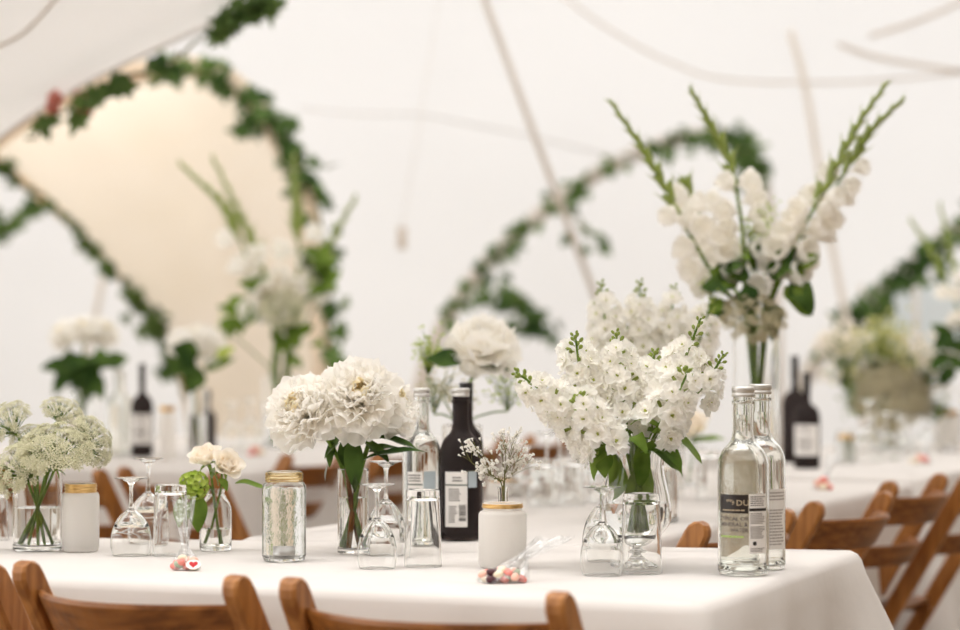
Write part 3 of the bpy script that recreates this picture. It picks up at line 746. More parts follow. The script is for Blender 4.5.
# --- glasses on the near table
for px, pyb, pyt, wb, wf, lab in ((131, 557, 477.5, 41, 34, 'upturned wine glass beside the frosted jar with the broad gold ring'),
                                 (148, 545, 458, 42, 30, 'upturned wine glass behind the tumbler beside the white roses'),
                                 (377, 570, 484, 40, 36, 'shorter upturned wine glass in front of the peony stems'),
                                 (386, 557, 461, 41, 33, 'taller upturned wine glass behind the shorter one by the peonies'),
                                 (602, 577, 486.5, 44, 39, 'shorter upturned wine glass in front of the stock vase'),
                                 (604, 563, 462.5, 44, 36, 'taller upturned wine glass just before the stock vase')):
    c, R, H = fit(px, pyb, pyt, wb); wine_glass(c, R, H, wf / wb * R, lab, 'upturned wine glasses on the nearest table')
for px, pyb, pyt, wb, lab in ((170.5, 557, 484.5, 36, 'upturned tumbler behind the heart tag, beside the white roses'), (423, 568, 489.5, 38, 'upturned tumbler before the clear water bottle with the blue-grey label'),
                              (641.5, 575, 493, 42, 'upturned tumbler in front of the footed stock vase'), (-6, 541, 488, 30, 'tumbler at the picture edge beside the lace flower vase')):
    c, R, H = fit(px, pyb, pyt, wb); tumbler(c, R, H, lab, 'upturned tumblers on the nearest table')

# --- vases on the near table
VL = fit(37.5, 552, 468, 49); c, R, H = VL
cyl_vase(c, R, H, H * .52, 'wide clear cylinder vase half full of water holding lace flowers')
VP = fit(353, 555, 468.5, 31); c, R, H = VP
cyl_vase(c, R, H, H * .66, 'slim clear cylinder vase holding the white peonies')
VR = fit(215.5, 552, 489, 32); c, R, H = VR
o = thing('bottle_vase', 'small clear bottle vase holding white roses and a lime flower', 'vase', c)
out = curve_prof([(R, .1 * H), (R, .6 * H), (R * .93, .74 * H), (R * .66, .86 * H), (R * .55, .92 * H), (R * .60, H)], 4)
glass_part([(0, 0), (R * .85, 0), (R * .97, .002), (R, .006)] + out + [(r - .002, z) for r, z in reversed(out)] + [(R - .004, .006), (0, .006)], 'glass', o, c, 'body')
glass_part([(0, .0066), (R - .005, .0066), (R - .0027, .009), (R - .0027, .36 * H), (0, .36 * H)], 'water', o, c, 'water')
VS = fit(636, 569, 438, 68); c, R, H = VS
o = thing('footed_vase', 'tall footed clear glass vase with waisted sides holding white stocks', 'vase', c)
out = curve_prof([(R * .16, .155 * H), (R * .40, .18 * H), (R * .72, .235 * H), (R * .98, .33 * H), (R * 1.05, .43 * H), (R * .98, .56 * H), (R * .86, .70 * H), (R * .83, .80 * H), (R * .90, .92 * H), (R * 1.0, H)], 4)
t = .0024; inn = [(max(r - t, 0), z + (.003 if z < .25 * H else 0)) for r, z in reversed(out)]
foot = [(0, .004), (R * .5, .003), (R * .66, .0003), (R * .72, 0), (R * .735, .002), (R * .70, .004), (R * .4, .010), (R * .17, .020), (R * .13, .026)] + curve_prof([(R * .13, .065 * H * 1.6), (R * .30, .115 * H), (R * .32, .13 * H), (R * .15, .148 * H)], 3)
glass_part(foot + out + inn + [(0, .18 * H)], 'glass', o, c, 'body')
wi = [(r - .0008, z + .0008) for r, z in reversed(inn) if z < .52 * H and r > .01]
glass_part([(0, wi[0][1])] + wi + [(0, wi[-1][1])], 'water', o, c, 'water')

# --- favour bags
def sweets_bag(px, py, wx, wy, n, seed, tail, lab, where, tagheart=False, small=True):
    r = random.Random(seed); c = T(px, py, TZ); s = c.y / F
    o = thing('favour_bag', lab, 'sweet bag', c); W, D_ = wx / 2 * s, wx / 2 * s * .62
    kinds = [('pink', 6), ('cream', 5), ('sage', 4), ('peach', 4), ('plum', 3)] if small else [('peach', 2), ('pink', 2), ('cream', 2)]
    if tagheart: kinds = [('pink', 3), ('sage', 2), ('cream', 3), ('peach', 2)]
    elif small: kinds = kinds[:4]
    pool = [k for k, q in kinds for _ in range(q)]; sl = .0074 if small else .011; pts = []
    for i in range(n):
        for _ in range(300):
            a, q = r.uniform(0, 2 * PI), math.sqrt(r.random()); p = Vector((W * .86 * q * math.cos(a), D_ * .8 * q * math.sin(a), sl * .80 + r.choice((0, 0, 1, 1.9)) * sl * 1.15 * (1 - q * .6)))
            if all((p - e).length > sl * 1.45 for e in pts): break
        pts.append(p); k = pool[(i * 7) % len(pool)] if not (small and n > 15 and p.x < -.2 * W and p.x > -.75 * W) else r.choice(('plum', 'plum', 'cream', 'pink'))
        mtx = Euler((r.uniform(-.4, .4), r.uniform(-.4, .4), r.uniform(0, 6))).to_matrix()
        so = MB().add(ellip((0, 0, 0), sl * 1.22, sl * .9, sl * .8, 14, 9, mtx)).mesh('sugared_almond'); so.materials.append(M['sw_' + k])
        so = link('sugared_almond', so); so.location = c + p
        names = {'pink': 'coral pink', 'cream': 'cream white', 'sage': 'sage grey', 'peach': 'pale peach', 'plum': 'dark plum'}
        tag(so, '%s sugared almond inside the sweet bag %s' % (names[k], where), 'sweet', '%s sugared almonds %s' % (names[k], where))
    # crumpled clear film with a gathered tail
    v, f = [], []; nu, nv = 40, 22; tl = Vector(tail) * s
    for i in range(nv + 1):
        u = i / nv
        for j in range(nu):
            a = 2 * PI * j / nu
            if u < .5:
                q = math.sin(u / .5 * PI * .5 + .02) if u < .28 else 1 - (u - .28) / .22 * .78
                zz = (0 if u < .2 else (u - .2) / .3) * .036; cx = tl * max(0, (u - .25) / .25) * .38
                if u < .28: q = min(1, u / .12)
                zz = max(.0006, zz if u > .15 else 0)
            else:
                k = (u - .5) / .5; q = .22 + .55 * k; zz = .036 + tl.z * k; cx = tl * (.38 + .62 * k)
            rf_ = 1 + (.07 * math.sin(7 * a + 3 * u) + .05 * math.sin(11 * a + 9 * u)) * (1 if u < .5 else 2.2)
            v.append((c.x + (W * 1.05) * q * rf_ * math.cos(a) + cx.x, c.y + D_ * 1.05 * q * rf_ * math.sin(a) + cx.y, c.z + zz + (.004 * math.sin(5 * a + 8 * u) if u > .3 else 0)))
    for i in range(nv):
        for j in range(nu): k = (j + 1) % nu; f.append((i * nu + j, i * nu + k, (i + 1) * nu + k, (i + 1) * nu + j))
    MB().add((v, f)).build('clear_film', M['film'], o)
    if tagheart:
        p = D(193.5, 572, c.y - D_ - .008); p.z = max(p.z, TZ + .0105)
        m = place(p, (0, .55, .83), (0, -1, .6)); tg = MB(); N = 28
        ov = [(.0125 * math.cos(2 * PI * i / N), .0085 * math.sin(2 * PI * i / N)) for i in range(N)]
        tg.add(([(x, y, z) for z in (0, .0016) for x, y in ov], [tuple(range(N))[::-1], tuple(range(N, 2 * N))] + [(i, (i + 1) % N, N + (i + 1) % N, N + i) for i in range(N)]), m)
        tg = tg.build('heart_tag', M['paper'], o, smooth=False)
        hv = []
        for i in range(36):
            a = 2 * PI * i / 36; hv.append((.00052 * 16 * math.sin(a) ** 3 * .85, .0004 * (13 * math.cos(a) - 5 * math.cos(2 * a) - 2 * math.cos(3 * a) - math.cos(4 * a)), .0019))
        MB().add((hv + [(0, 0, .0023)], [(i, (i + 1) % 36, 36) for i in range(36)]), m).build('red_heart', M['red'], tg)
    return o
sweets_bag(502, 582.5, 46, 20, 30, 11, (54, 40, 18), 'clear bag of sugared almonds lying before the frosted jar', 'before the gypsophila jar')
sweets_bag(186, 570, 26, 18, 11, 12, (-6, 30, 48), 'clear upright favour bag with a red heart on its oval tag', 'with the heart tag', True)

# ------------------------------------------------------------------ flowers
def PX(px, py, Y): return D(px, py, Y)
def rot_to(d, roll=0): return align(d, roll)
def stem_pts(head, vase, a, k_rim=.7, k_bot=.6, bot=.012, rim=None, lean=0.0):
    c, R, H = vase
    rm = rim if rim is not None else c + Vector((R * k_rim * math.cos(a), R * k_rim * math.sin(a), H))
    bt = c + Vector((-R * k_bot * math.cos(a + lean), -R * k_bot * math.sin(a + lean), bot))
    return catmull([head, head.lerp(rm, .5) + Vector((0, 0, .01)), rm, rm.lerp(bt, .5), bt], 6)
def add_leaf(parent, p, d, L, W, up=(0, -.3, 1), bend=.35, fold=.25, mat='leaf', wav=.05, seed=0, name='leaf', tipp=1.0):
    return MB().add(leafblade(L, W, bend, fold, 9, 4, wav, random.Random(seed), tipp), place(p, d, up)).build(name, M[mat], parent)

def peony(head, axis, R, vase, label, seed, a, stemmat='stem', group=None, leaves=(), cream=True, layers=None, rim=None, name='peony'):
    r = random.Random(seed); o = thing(name, label, 'flower', head, group); A = Vector(axis).normalized()
    m = Matrix.Translation(head) @ rot_to(A, r.uniform(0, 6))
    out, inn = MB(), MB()
    layers = layers or [(9, 1.0, .95, -12, .16), (12, 1.0, .8, 8, .13), (15, .96, .62, 24, .1), (18, .88, .48, 38, .06), (20, .80, .38, 52, .03), (18, .7, .32, 64, 0)]
    for n, L, W, e, off in layers:
        for i in range(n):
            az = 2 * PI * (i + r.uniform(-.3, .3)) / n; ee = math.radians(e + r.uniform(-9, 9))
            p = petal(R * L * r.uniform(.88, 1.08), R * W * r.uniform(.85, 1.15), .22, .16 * r.uniform(.2, 1.5), .085, r, .3, 7, 9, .10)
            out.add(p, m @ Matrix.Rotation(az, 4, 'Z') @ Matrix.Translation((0, R * .05, R * off * -.6)) @ Matrix.Rotation(ee, 4, 'X'))
    for n, L, W, e in ((16, .66, .34, 70), (12, .55, .28, 80), (8, .46, .2, 88)):
        for i in range(n):
            az = r.uniform(0, 2 * PI); ee = math.radians(e + r.uniform(-12, 10))
            inn.add(petal(R * L * r.uniform(.8, 1.1), R * W * 1.2, .35, .25, .1, r, .35, 5, 5, .12), m @ Matrix.Rotation(az, 4, 'Z') @ Matrix.Translation((0, R * r.uniform(0, .14), 0)) @ Matrix.Rotation(ee, 4, 'X'))
    out.build('outer_petals', M['petal'], o); inn.build('inner_petals', M['petal_cream' if cream else 'petal'], o)
    sp_ = stem_pts(head - A * R * .12, vase, a, rim=rim)
    MB().add(tube(sp_, [.0042] * len(sp_), 8)).build('stem', M[stemmat], o)
    sb = MB()
    for k in range(5):
        az = 2 * PI * k / 5; sb.add(leafblade(R * .5, R * .28, -.6, .2), m @ Matrix.Rotation(az, 4, 'Z') @ Matrix.Translation((0, 0, -R * .17)) @ Matrix.Rotation(-.1, 4, 'X'))
    sb.build('sepals', M['leaf'], o)
    for k, (q, d, L, W) in enumerate(leaves): add_leaf(o, q, d, L, W, seed=seed + k, mat='leaf_dark')
    return o
Y0 = VP[0].y
GP = 'white peonies in the slim cylinder vase'
peony(PX(306, 414, Y0 - .03), (-.5, -.78, .42), .076, VP, 'large white peony facing out beside the jar, lowest of the bunch', 21, 2.9, 'stem', GP,
      [(PX(334, 440, Y0), (-.25, -.2, -.8), .05, .018), (PX(344, 438, Y0), (.15, -.1, -1), .06, .03)])
peony(PX(360, 400, Y0 - .03), (.05, -.85, .55), .078, VP, 'big white peony with a yellow heart at the middle of the bunch', 22, 4.2, 'stem_red', GP,
      [(PX(352, 436, Y0 - .02), (.1, -.3, -1), .10, .034), (PX(362, 440, Y0), (.7, -.3, -.35), .07, .03), (PX(345, 432, Y0), (-.6, -.2, -.5), .06, .026)])
peony(PX(386, 408, Y0 + .03), (.55, -.45, .55), .066, VP, 'white peony turned towards the clear water bottle', 23, 5.6, 'stem', GP,
      [(PX(364, 460, Y0 - .02), (1, -.2, .42), .115, .03), (PX(374, 438, Y0), (1, -.1, .0), .08, .036), (PX(368, 452, Y0 + .01), (.9, .2, .3), .07, .03)])
peony(PX(352, 392, Y0 + .06), (-.1, .3, .9), .07, VP, 'white peony rising at the back of the bunch', 24, 1.2, 'stem_red', GP, [(PX(340, 442, Y0 + .03), (-.7, .3, -.9), .08, .03)])

# --- lace flowers
def umbellet_mesh(seed, s=1.0, mat='lace'):
    r = random.Random(seed); mb = MB()
    for i in range(17):
        a = i * 2.399963; q = math.sqrt(i / 17) * .0095 * s; z = .004 * s - q * q * 22 / s
        for k in range(5):
            b = 2 * PI * k / 5 + r.uniform(0, 1)
            mb.add(petal(.0025 * s, .0021 * s, .1, .1, 0, r, .5, 1, 2), Matrix.Translation((q * math.cos(a), q * math.sin(a), z + r.uniform(-.0006, .0006) * s)) @ Matrix.Rotation(b, 4, 'Z') @ Matrix.Rotation(r.uniform(.1, .6), 4, 'X'))
    for k in range(6):
        a = 2 * PI * k / 6; mb.add(tube([(0, 0, -.012 * s), (.006 * s * math.cos(a), .006 * s * math.sin(a), 0)], .0004 * s, 3))
    me = mb.mesh('umbellet'); me.materials.append(M[mat]); return me
UM = [umbellet_mesh(k) for k in range(3)]; UT = [umbellet_mesh(k, 1, 'taupe') for k in range(2)]
def lace(center, axis, R, dome, vase, label, seed, a, group=None, n=40, ums=None, rim=None, scale=1.0, cat='flower', stem=True, name='lace_flower'):
    r = random.Random(seed); o = thing(name, label, cat, center, group); A = Vector(axis).normalized(); m = Matrix.Translation(center) @ rot_to(A)
    base = center - A * R * .85; rays = MB(); ums = ums or UM; n = min(98, int(n * 1.5)); scale *= .97
    for i in range(n):
        t = i * 2.399963 + r.uniform(-.15, .15); q = math.sqrt((i + .5) / n); ang = q * dome
        p = m @ Vector((R * math.sin(ang) / max(.6, math.sin(min(dome, PI / 2))) * math.cos(t), R * math.sin(ang) / max(.6, math.sin(min(dome, PI / 2))) * math.sin(t), R * .62 * math.cos(ang) + r.uniform(-.11, .11) * R - R * .35))
        d = (p - base).normalized()
        u = link('umbellet', ums[i % len(ums)], o); k = scale * r.uniform(.85, 1.2) * R / .055
        u.matrix_local = Matrix.Translation(p - center) @ rot_to(d.lerp(A, .2), r.uniform(0, 6)) @ Matrix.Scale(k, 4)
        rays.add(tube(catmull([base, base.lerp(p, .5) + (p - base).cross(A).cross(p - base).normalized() * -.06 * R * 0, p - d * .006], 3), .0007, 4))
    rays.build('rays', M['stem'], o)
    if stem:
        pts = stem_pts(base, vase, a, rim=rim); MB().add(tube(pts, .0026, 7)).build('stem', M['stem'], o)
        br = MB()
        for k in range(7):
            t = 2 * PI * k / 7; br.add(leafblade(R * .35, .003, .5, .1, 5, 2), Matrix.Translation(base) @ rot_to(A) @ Matrix.Rotation(t, 4, 'Z') @ Matrix.Rotation(-.2, 4, 'X'))
        br.build('bracts', M['leaf'], o)
    return o
c, R, H = VL; Y0 = c.y; GL = 'green-white lace flowers in the wide cylinder vase'
lace(PX(55, 445, Y0 - .07), (.05, -.55, .83), .062, 1.35, VL, 'broad domed lace flower at the front of the cylinder vase', 31, .3, GL, 60)
lace(PX(16, 466, Y0 - .05), (-.35, -.6, .5), .052, 1.3, VL, 'lace flower drooping at the picture edge over the cylinder vase rim', 32, 2.8, GL, 46)
lace(PX(96, 440, Y0 - .01), (.75, -.35, .35), .046, 1.45, VL, 'lace flower leaning sideways above the frosted jar', 33, -.6, GL, 44)
lace(PX(62, 408, Y0 + .06), (.25, -.45, .8), .036, 1.3, VL, 'small lace flower standing highest at the back of the vase', 34, 1.2, GL, 30)
lace(PX(4, 418, Y0 + .06), (-.4, -.5, .7), .045, 1.3, VL, 'lace flower at the picture edge behind the drooping one', 35, 2.2, GL, 34)
lace(PX(28, 434, Y0 + .08), (-.2, -.4, .9), .036, 1.3, VL, 'lace flower tucked behind the broad domed lace flower', 36, 1.8, GL, 24)

# --- white roses and lime guelder flower
def rose(head, axis, R, vase, label, seed, a, group=None, leaves=(), mat='petal_rose', rim=None):
    r = random.Random(seed); o = thing('rose', label, 'flower', head, group); A = Vector(axis).normalized(); m = Matrix.Translation(head) @ rot_to(A, r.uniform(0, 6)); mb = MB()
    for n, L, W, e, q in ((5, .95, 1.05, 38, .16), (5, .95, .95, 58, .14), (5, .9, .85, 70, .12), (4, .85, .7, 78, .09), (4, .82, .55, 84, .06), (3, .8, .4, 87, .03)):
        st = r.uniform(0, 6)
        for i in range(n):
            az = st + 2 * PI * i / n
            mb.add(petal(R * 1.25 * L, R * W * 1.25, .34, -.20 + .12 * (e > 60), .015, r, .4, 8, 8), m @ Matrix.Rotation(az, 4, 'Z') @ Matrix.Translation((0, R * q * 1.3, -R * .5)) @ Matrix.Rotation(math.radians(e + 12), 4, 'X'))
    mb.build('petals', M[mat], o)
    sb = MB()
    for k in range(5): sb.add(leafblade(R * .7, R * .25, .6, .2), m @ Matrix.Rotation(2 * PI * k / 5, 4, 'Z') @ Matrix.Translation((0, 0, -R * .52)) @ Matrix.Rotation(.3, 4, 'X'))
    sb.build('sepals', M['leaf'], o)
    pts = stem_pts(head - A * R * .5, vase, a, .4, .6, rim=rim); MB().add(tube(pts, .0022, 7)).build('stem', M['stem'], o)
    for k, (q, d, L, W) in enumerate(leaves): add_leaf(o, q, d, L, W, seed=seed + k)
    return o
c, R, H = VR; Y0 = c.y; GR = 'white roses in the small bottle vase'; rv = (c, R * .85, H)
rose(PX(205, 457, Y0), (-.25, -.45, .85), .030, rv, 'white rose highest above the lime guelder flower', 41, 2.2, GR, [(PX(212, 478, Y0 - .02), (.2, -.4, .9), .035, .018)])
rose(PX(227, 465, Y0 - .02), (.45, -.6, .5), .030, rv, 'open white rose leaning towards the clear jar', 42, -.2, GR,
     [(PX(235, 483, Y0), (1, -.1, .05), .062, .026), (PX(218, 486, Y0 - .02), (-.1, -.3, .9), .04, .02), (PX(220, 478, Y0 - .025), (.5, -.5, -.5), .03, .016)])
o = thing('guelder_flower', 'lime green guelder flower cluster beside the white roses', 'flower', PX(194, 485, Y0 - .02)); r = random.Random(9); mb = MB(); hc = PX(194, 485, Y0 - .02)
for i in range(46):
    z = 1 - 2 * (i + .5) / 46; t = i * 2.399963; d = Vector((math.sqrt(1 - z * z) * math.cos(t), math.sqrt(1 - z * z) * math.sin(t), z)); p = hc + d * .023 * r.uniform(.85, 1.08)
    for k in range(5): mb.add(petal(.0082, .0084, .2, .15, .05, r, .4, 2, 3), Matrix.Translation(p) @ rot_to(d) @ Matrix.Rotation(2 * PI * k / 5, 4, 'Z') @ Matrix.Rotation(.25, 4, 'X'))
    mb.add(tube([hc, p], .0006, 3))
mb.build('blossoms', M['lime'], o)
pts = stem_pts(hc - Vector((0, 0, .02)), rv, 2.6, .4, .5); MB().add(tube(pts, .002, 6)).build('stem', M['stem'], o)
add_leaf(o, PX(198, 494, Y0 - .02), (.0, -.25, -1), .07, .036, (0, -1, .2), seed=3); add_leaf(o, PX(186, 500, Y0), (-.3, .1, -1), .055, .03, (0, -1, .2), seed=4)

# --- gypsophila in the bud vase behind the frosted jar
gc, gR, gH = fit(503, 566, 490, 20); gc = D(503, 540, T(502.5, 570, TZ).y + .12); gc.z = TZ; gH = D(503, 487, gc.y).z - TZ
o = thing('bud_vase', 'slim clear bud vase of gypsophila standing behind the thin-rimmed frosted jar', 'vase', gc); gR = .02
out = curve_prof([(gR, .1 * gH), (gR, .45 * gH), (gR * .75, .62 * gH), (gR * .45, .75 * gH), (gR * .42, .92 * gH), (gR * .5, gH)], 4)
glass_part([(0, 0), (gR * .9, 0), (gR, .003)] + out + [(q - .0016, z) for q, z in reversed(out)] + [(gR - .003, .005), (0, .005)], 'glass', o, gc, 'body')
def bloss(seed):
    r = random.Random(seed); mb = MB()
    for k in range(11): mb.add(petal(.0034, .0032, .3, .3, .1, r, .4, 2, 2), Euler((r.uniform(.1, 1.3), 0, r.uniform(0, 6))).to_matrix().to_4x4())
    mb.add(tube([(0, 0, -.003), (0, 0, 0)], [.0006, .0014], 5)); me = mb.mesh('blossom'); me.materials.append(M['petal']); return me
BL = [bloss(k) for k in range(3)]
def gyp(spr, vc, vr, vh, label, seed, tip, n, spread, group='gypsophila sprigs in the bud vase', scale=1.0, name='gypsophila_sprig'):
    r = random.Random(seed); rim = vc + Vector((r.uniform(-.3, .3) * vr, r.uniform(-.3, .3) * vr, vh)); o = thing(name, label, 'flower', rim, group); mb = MB()
    fork = rim.lerp(tip, .35); mb.add(tube(catmull([vc + Vector((0, 0, .012)), rim, fork], 4), .0011, 5)); nb = max(3, n // 5)
    for i in range(nb):
        e = tip + Vector((r.gauss(0, spread), r.gauss(0, spread * .7), r.gauss(0, spread * .8))); f2 = fork.lerp(e, .6) + Vector((r.uniform(-.004, .004), 0, r.uniform(-.004, .004)))
        mb.add(tube(catmull([fork.lerp(rim, r.random() * .3), fork.lerp(f2, .5), f2], 3), .0005, 4))
        for j in range(n // nb):
            p = e + Vector((r.gauss(0, spread * .45), r.gauss(0, spread * .4), r.gauss(0, spread * .45))); mb.add(tube([f2, f2.lerp(p, .5) + Vector((0, 0, .002)), p], .0003, 3))
            b = link('blossom', BL[(i + j) % 3], o); b.matrix_local = Matrix.Translation(p - rim) @ rot_to((p - f2).normalized()) @ Matrix.Scale(1.35 * scale * r.uniform(.7, 1.25), 4)
    mb.build('stems', M['twig'], o); return o
gyp(None, gc, gR * .4, gH, 'gypsophila sprig leaning towards the dark bottle label', 51, D(474, 460, gc.y - .01), 40, .019)
gyp(None, gc, gR * .4, gH, 'tallest gypsophila sprig, in the middle of the bud vase', 52, D(505, 446, gc.y), 55, .019)
gyp(None, gc, gR * .4, gH, 'gypsophila sprig leaning away from the dark bottle', 53, D(524, 456, gc.y + .01), 36, .018)
gyp(None, gc, gR * .4, gH, 'lower gypsophila sprig just above the thin gold rim', 54, D(491, 470, gc.y - .02), 40, .018)

# --- white stocks
def floret_mesh(seed):
    r = random.Random(seed); mb = MB(); R = .0225
    for n, L, e in ((5, 1, 8), (5, .85, 34), (4, .6, 60)):
        st = r.uniform(0, 6)
        for i in range(n): mb.add(petal(R * L * r.uniform(.9, 1.1), R * L * .80, .16, .05, .11, r, .26, 5, 6, .10), Matrix.Rotation(st + 2 * PI * i / n + r.uniform(-.2, .2), 4, 'Z') @ Matrix.Translation((0, .001, 0)) @ Matrix.Rotation(math.radians(e + r.uniform(-8, 8)), 4, 'X'))
    k = len(mb.f)
    for i in range(4): mb.add(petal(.005, .003, .3, .3, 0, r, .5, 2, 2), Matrix.Translation((0, 0, .003)) @ Matrix.Rotation(r.uniform(0, 6), 4, 'Z') @ Matrix.Rotation(.7, 4, 'X'))
    k2 = len(mb.f); mb.add(tube([(0, 0, -.012), (0, 0, -.004), (0, 0, .001)], [.0022, .003, .002], 6))
    me = mb.mesh('floret'); me.materials.append(M['petal']); me.materials.append(M['eye']); me.materials.append(M['bud'])
    for i, p in enumerate(me.polygons): p.material_index = 0 if i < k else (1 if i < k2 else 2)
    return me
FL = [floret_mesh(k) for k in range(4)]
def bud_mesh():
    mb = MB().add(ellip((0, 0, .004), .0036, .0036, .0055, 8, 6)); mb.add(tube([(0, 0, -.006), (0, 0, 0)], .001, 4)); me = mb.mesh('bud'); me.materials.append(M['bud']); return me
BU = bud_mesh()
def stock(pts, vase, label, seed, a, n, group, rs=1.0, leaves=(), rim=None, budf=.18):
    """pts: the flower spike from its lowest floret to its tip"""
    r = random.Random(seed); sp_ = catmull(pts, 8); o = thing('stock_flower', label, 'flower', pts[0], group); N = len(sp_) - 1; og = Vector(pts[0])
    body = stem_pts(sp_[0], vase, a, .6, .45, rim=rim) if vase else [Vector(pts[0])]
    full = list(reversed(sp_)) + body[1:]; MB().add(tube(full, [.0016 + .0022 * min(1, i / N) for i in range(len(full))], 7)).build('stem', M['stem'], o)
    nb = 10
    n = int(n * 1.08)
    for i in range(n):
        t = (i + .5) / n * (1 - budf); x = t * N; k = min(int(x), N - 1); p = sp_[k].lerp(sp_[k + 1], x - k); ax = (sp_[k + 1] - sp_[k]).normalized()
        th = i * 2.399963 + r.uniform(-.3, .3); u = ax.cross(Vector((.3, .9, .2))).normalized(); w_ = ax.cross(u); d = (u * math.cos(th) + w_ * math.sin(th)); d = (d + ax * r.uniform(.15, .55)).normalized()
        rad = rs * (.034 - .015 * t) * r.uniform(.8, 1.15); s_ = rs * (1.16 - .45 * max(0, t - .3)) * r.uniform(.85, 1.1)
        f_ = link('floret', FL[i % 4], o); f_.matrix_local = Matrix.Translation(p + d * rad - og) @ rot_to((d + Vector((0, -.15, .1))).normalized(), r.uniform(0, 6)) @ Matrix.Scale(s_, 4)
    for i in range(nb):
        t = 1 - budf * 1.05 + budf * 1.05 * (i + .3) / nb; x = min(t, .999) * N; k = min(int(x), N - 1); p = sp_[k].lerp(sp_[k + 1], x - k); ax = (sp_[k + 1] - sp_[k]).normalized()
        th = i * 2.4; u = ax.cross(Vector((.3, .9, .2))).normalized(); w_ = ax.cross(u); d = (u * math.cos(th) + w_ * math.sin(th) + ax * (.5 + 1.2 * i / nb)).normalized()
        b = link('bud', BU, o); b.matrix_local = Matrix.Translation(p + d * rs * (.012 - .007 * i / nb) - og) @ rot_to(d) @ Matrix.Scale(rs * (1.05 - .45 * i / nb), 4)
    for k, (q, d, L, W) in enumerate(leaves): add_leaf(o, q, d, L, W, seed=seed + k, wav=.12, bend=.9, up=(0, -.4, 1))
    return o
LEAFX = 1
c, R, H = VS; Y0 = c.y; GS = 'white stocks in the footed vase'
sv = (c + Vector((0, 0, .055)), R * .62, H - .055)
stock([PX(600, 445, Y0 - .05), PX(560, 405, Y0 - .07), PX(516, 372, Y0 - .09)], sv, 'white stock lying lowest, its bud tip pointing at the gypsophila', 61, 3.0, 24, GS, leaves=[(PX(606, 442, Y0 - .05), (-.5, -.3, -.5), .075, .022)])
add_later = [((618, 462), (.25, -.1, -1), .085, .028), ((634, 470), (.05, -.1, -1), .10, .03), ((648, 462), (-.2, -.1, -1), .09, .028), ((640, 450), (.9, -.35, .1), .09, .045), ((606, 446), (-.2, -.4, -.9), .06, .03), ((652, 448), (.5, -.5, .1), .07, .04), ((622, 440), (.3, -.6, .3), .07, .04)]
stock([PX(602, 440, Y0), PX(583, 385, Y0 - .01), PX(575, 335, Y0 - .02)], sv, 'white stock upright between the lowest stock and the middle one', 62, 2.4, 25, GS)
stock([PX(612, 452, Y0 - .09), PX(596, 430, Y0 - .10), PX(580, 398, Y0 - .11)], sv, 'short dense white stock hanging over the vase rim', 68, 4.2, 15, GS, budf=.06, leaves=[(PX(620, 446, Y0 - .08), (-.8, -.3, -.1), .07, .02)])
stock([PX(627, 436, Y0 - .03), PX(622, 385, Y0 - .03), PX(616, 333, Y0 - .02)], sv, 'tall white stock standing in the middle of the footed vase', 63, 4.6, 27, GS, leaves=[(PX(630, 424, Y0 - .08), (.5, -.4, .4), .06, .026), (PX(640, 445, Y0 - .06), (.1, -.5, -.9), .08, .028), (PX(612, 450, Y0 - .03), (.2, -.3, -.9), .08, .026)] + [(PX(x, y, Y0 - .05 - .03 * (i > 2)) if i > 2 else PX(x, y, Y0 - .01), d, L, W) for i, ((x, y), d, L, W) in enumerate(add_later)])
stock([PX(648, 438, Y0 - .03), PX(676, 380, Y0 - .05), PX(701, 318, Y0 - .06)], sv, 'white stock leaning towards the water bottles with the longest bud tip', 64, 5.6, 24, GS, budf=.25, leaves=[(PX(662, 440, Y0 - .05), (1, -.25, .12), .085, .042), (PX(652, 440, Y0 - .06), (.4, -.4, .6), .06, .03)])
stock([PX(655, 432, Y0 - .08), PX(672, 405, Y0 - .11), PX(688, 372, Y0 - .12)], sv, 'dense white stock facing forward low over the vase rim', 65, 5.2, 15, GS, budf=.08)
stock([PX(690, 400, Y0 - .06), PX(708, 380, Y0 - .07), PX(724, 354, Y0 - .08)], (sv[0], sv[1], sv[2]), 'small side stock nearest the bottle caps', 66, 5.9, 9, GS, .85, budf=.3, rim=c + Vector((R * .5, -R * .4, H)))
stock([PX(634, 440, Y0 + .06), PX(646, 395, Y0 + .08), PX(655, 352, Y0 + .09)], sv, 'white stock at the back of the footed vase', 67, 1.2, 20, GS, leaves=[(PX(640, 430, Y0 + .02), (.2, -.2, .9), .07, .03), (PX(626, 438, Y0 - .02), (-.4, -.4, .5), .06, .028)])

# ------------------------------------------------------------------ second row: table running back
def back_vase(px, pyb, pyt, w_, label, wl=.5):
    v = fit(px, pyb, pyt, w_); cyl_vase(v[0], v[1], v[2], v[2] * wl, label); return v
VB = back_vase(648, 524, 415, 60, 'clear cylinder vase behind the footed vase, holding more stocks')
c, R, H = VB; Y1 = c.y; GB = 'white stocks in the second vase'; bv = (c, R * .9, H)
for k, (a_, b_, lab, nn) in enumerate((((612, 405), (601, 283), 'white stock farthest from the gladioli in the second vase', 26), ((640, 400), (640, 282), 'white stock second along in the second vase', 28),
                                   ((664, 395), (674, 287), 'white stock third along, before the gladiolus leaves', 26), ((680, 400), (712, 300), 'white stock leaning into the gladiolus leaves', 24), ((650, 415), (655, 330), 'short white stock low in the second vase', 18))):
    A_, B_ = PX(*a_, Y1 - .04 + .02 * k), PX(*b_, Y1 - .03 + .03 * k)
    stock([A_, A_.lerp(B_, .5) + Vector((0, -.01, 0)), B_], bv, lab, 70 + k, 3 - .7 * k, nn, GB, 1.15, [(PX(a_[0] + 4, a_[1] - 20, Y1 - .08), (.4 - .2 * k, -.5, .5), .09, .04), (PX(a_[0], a_[1] + 12, Y1 - .08), (-.5, -.5, -.2), .08, .035)])
add = MB(); 
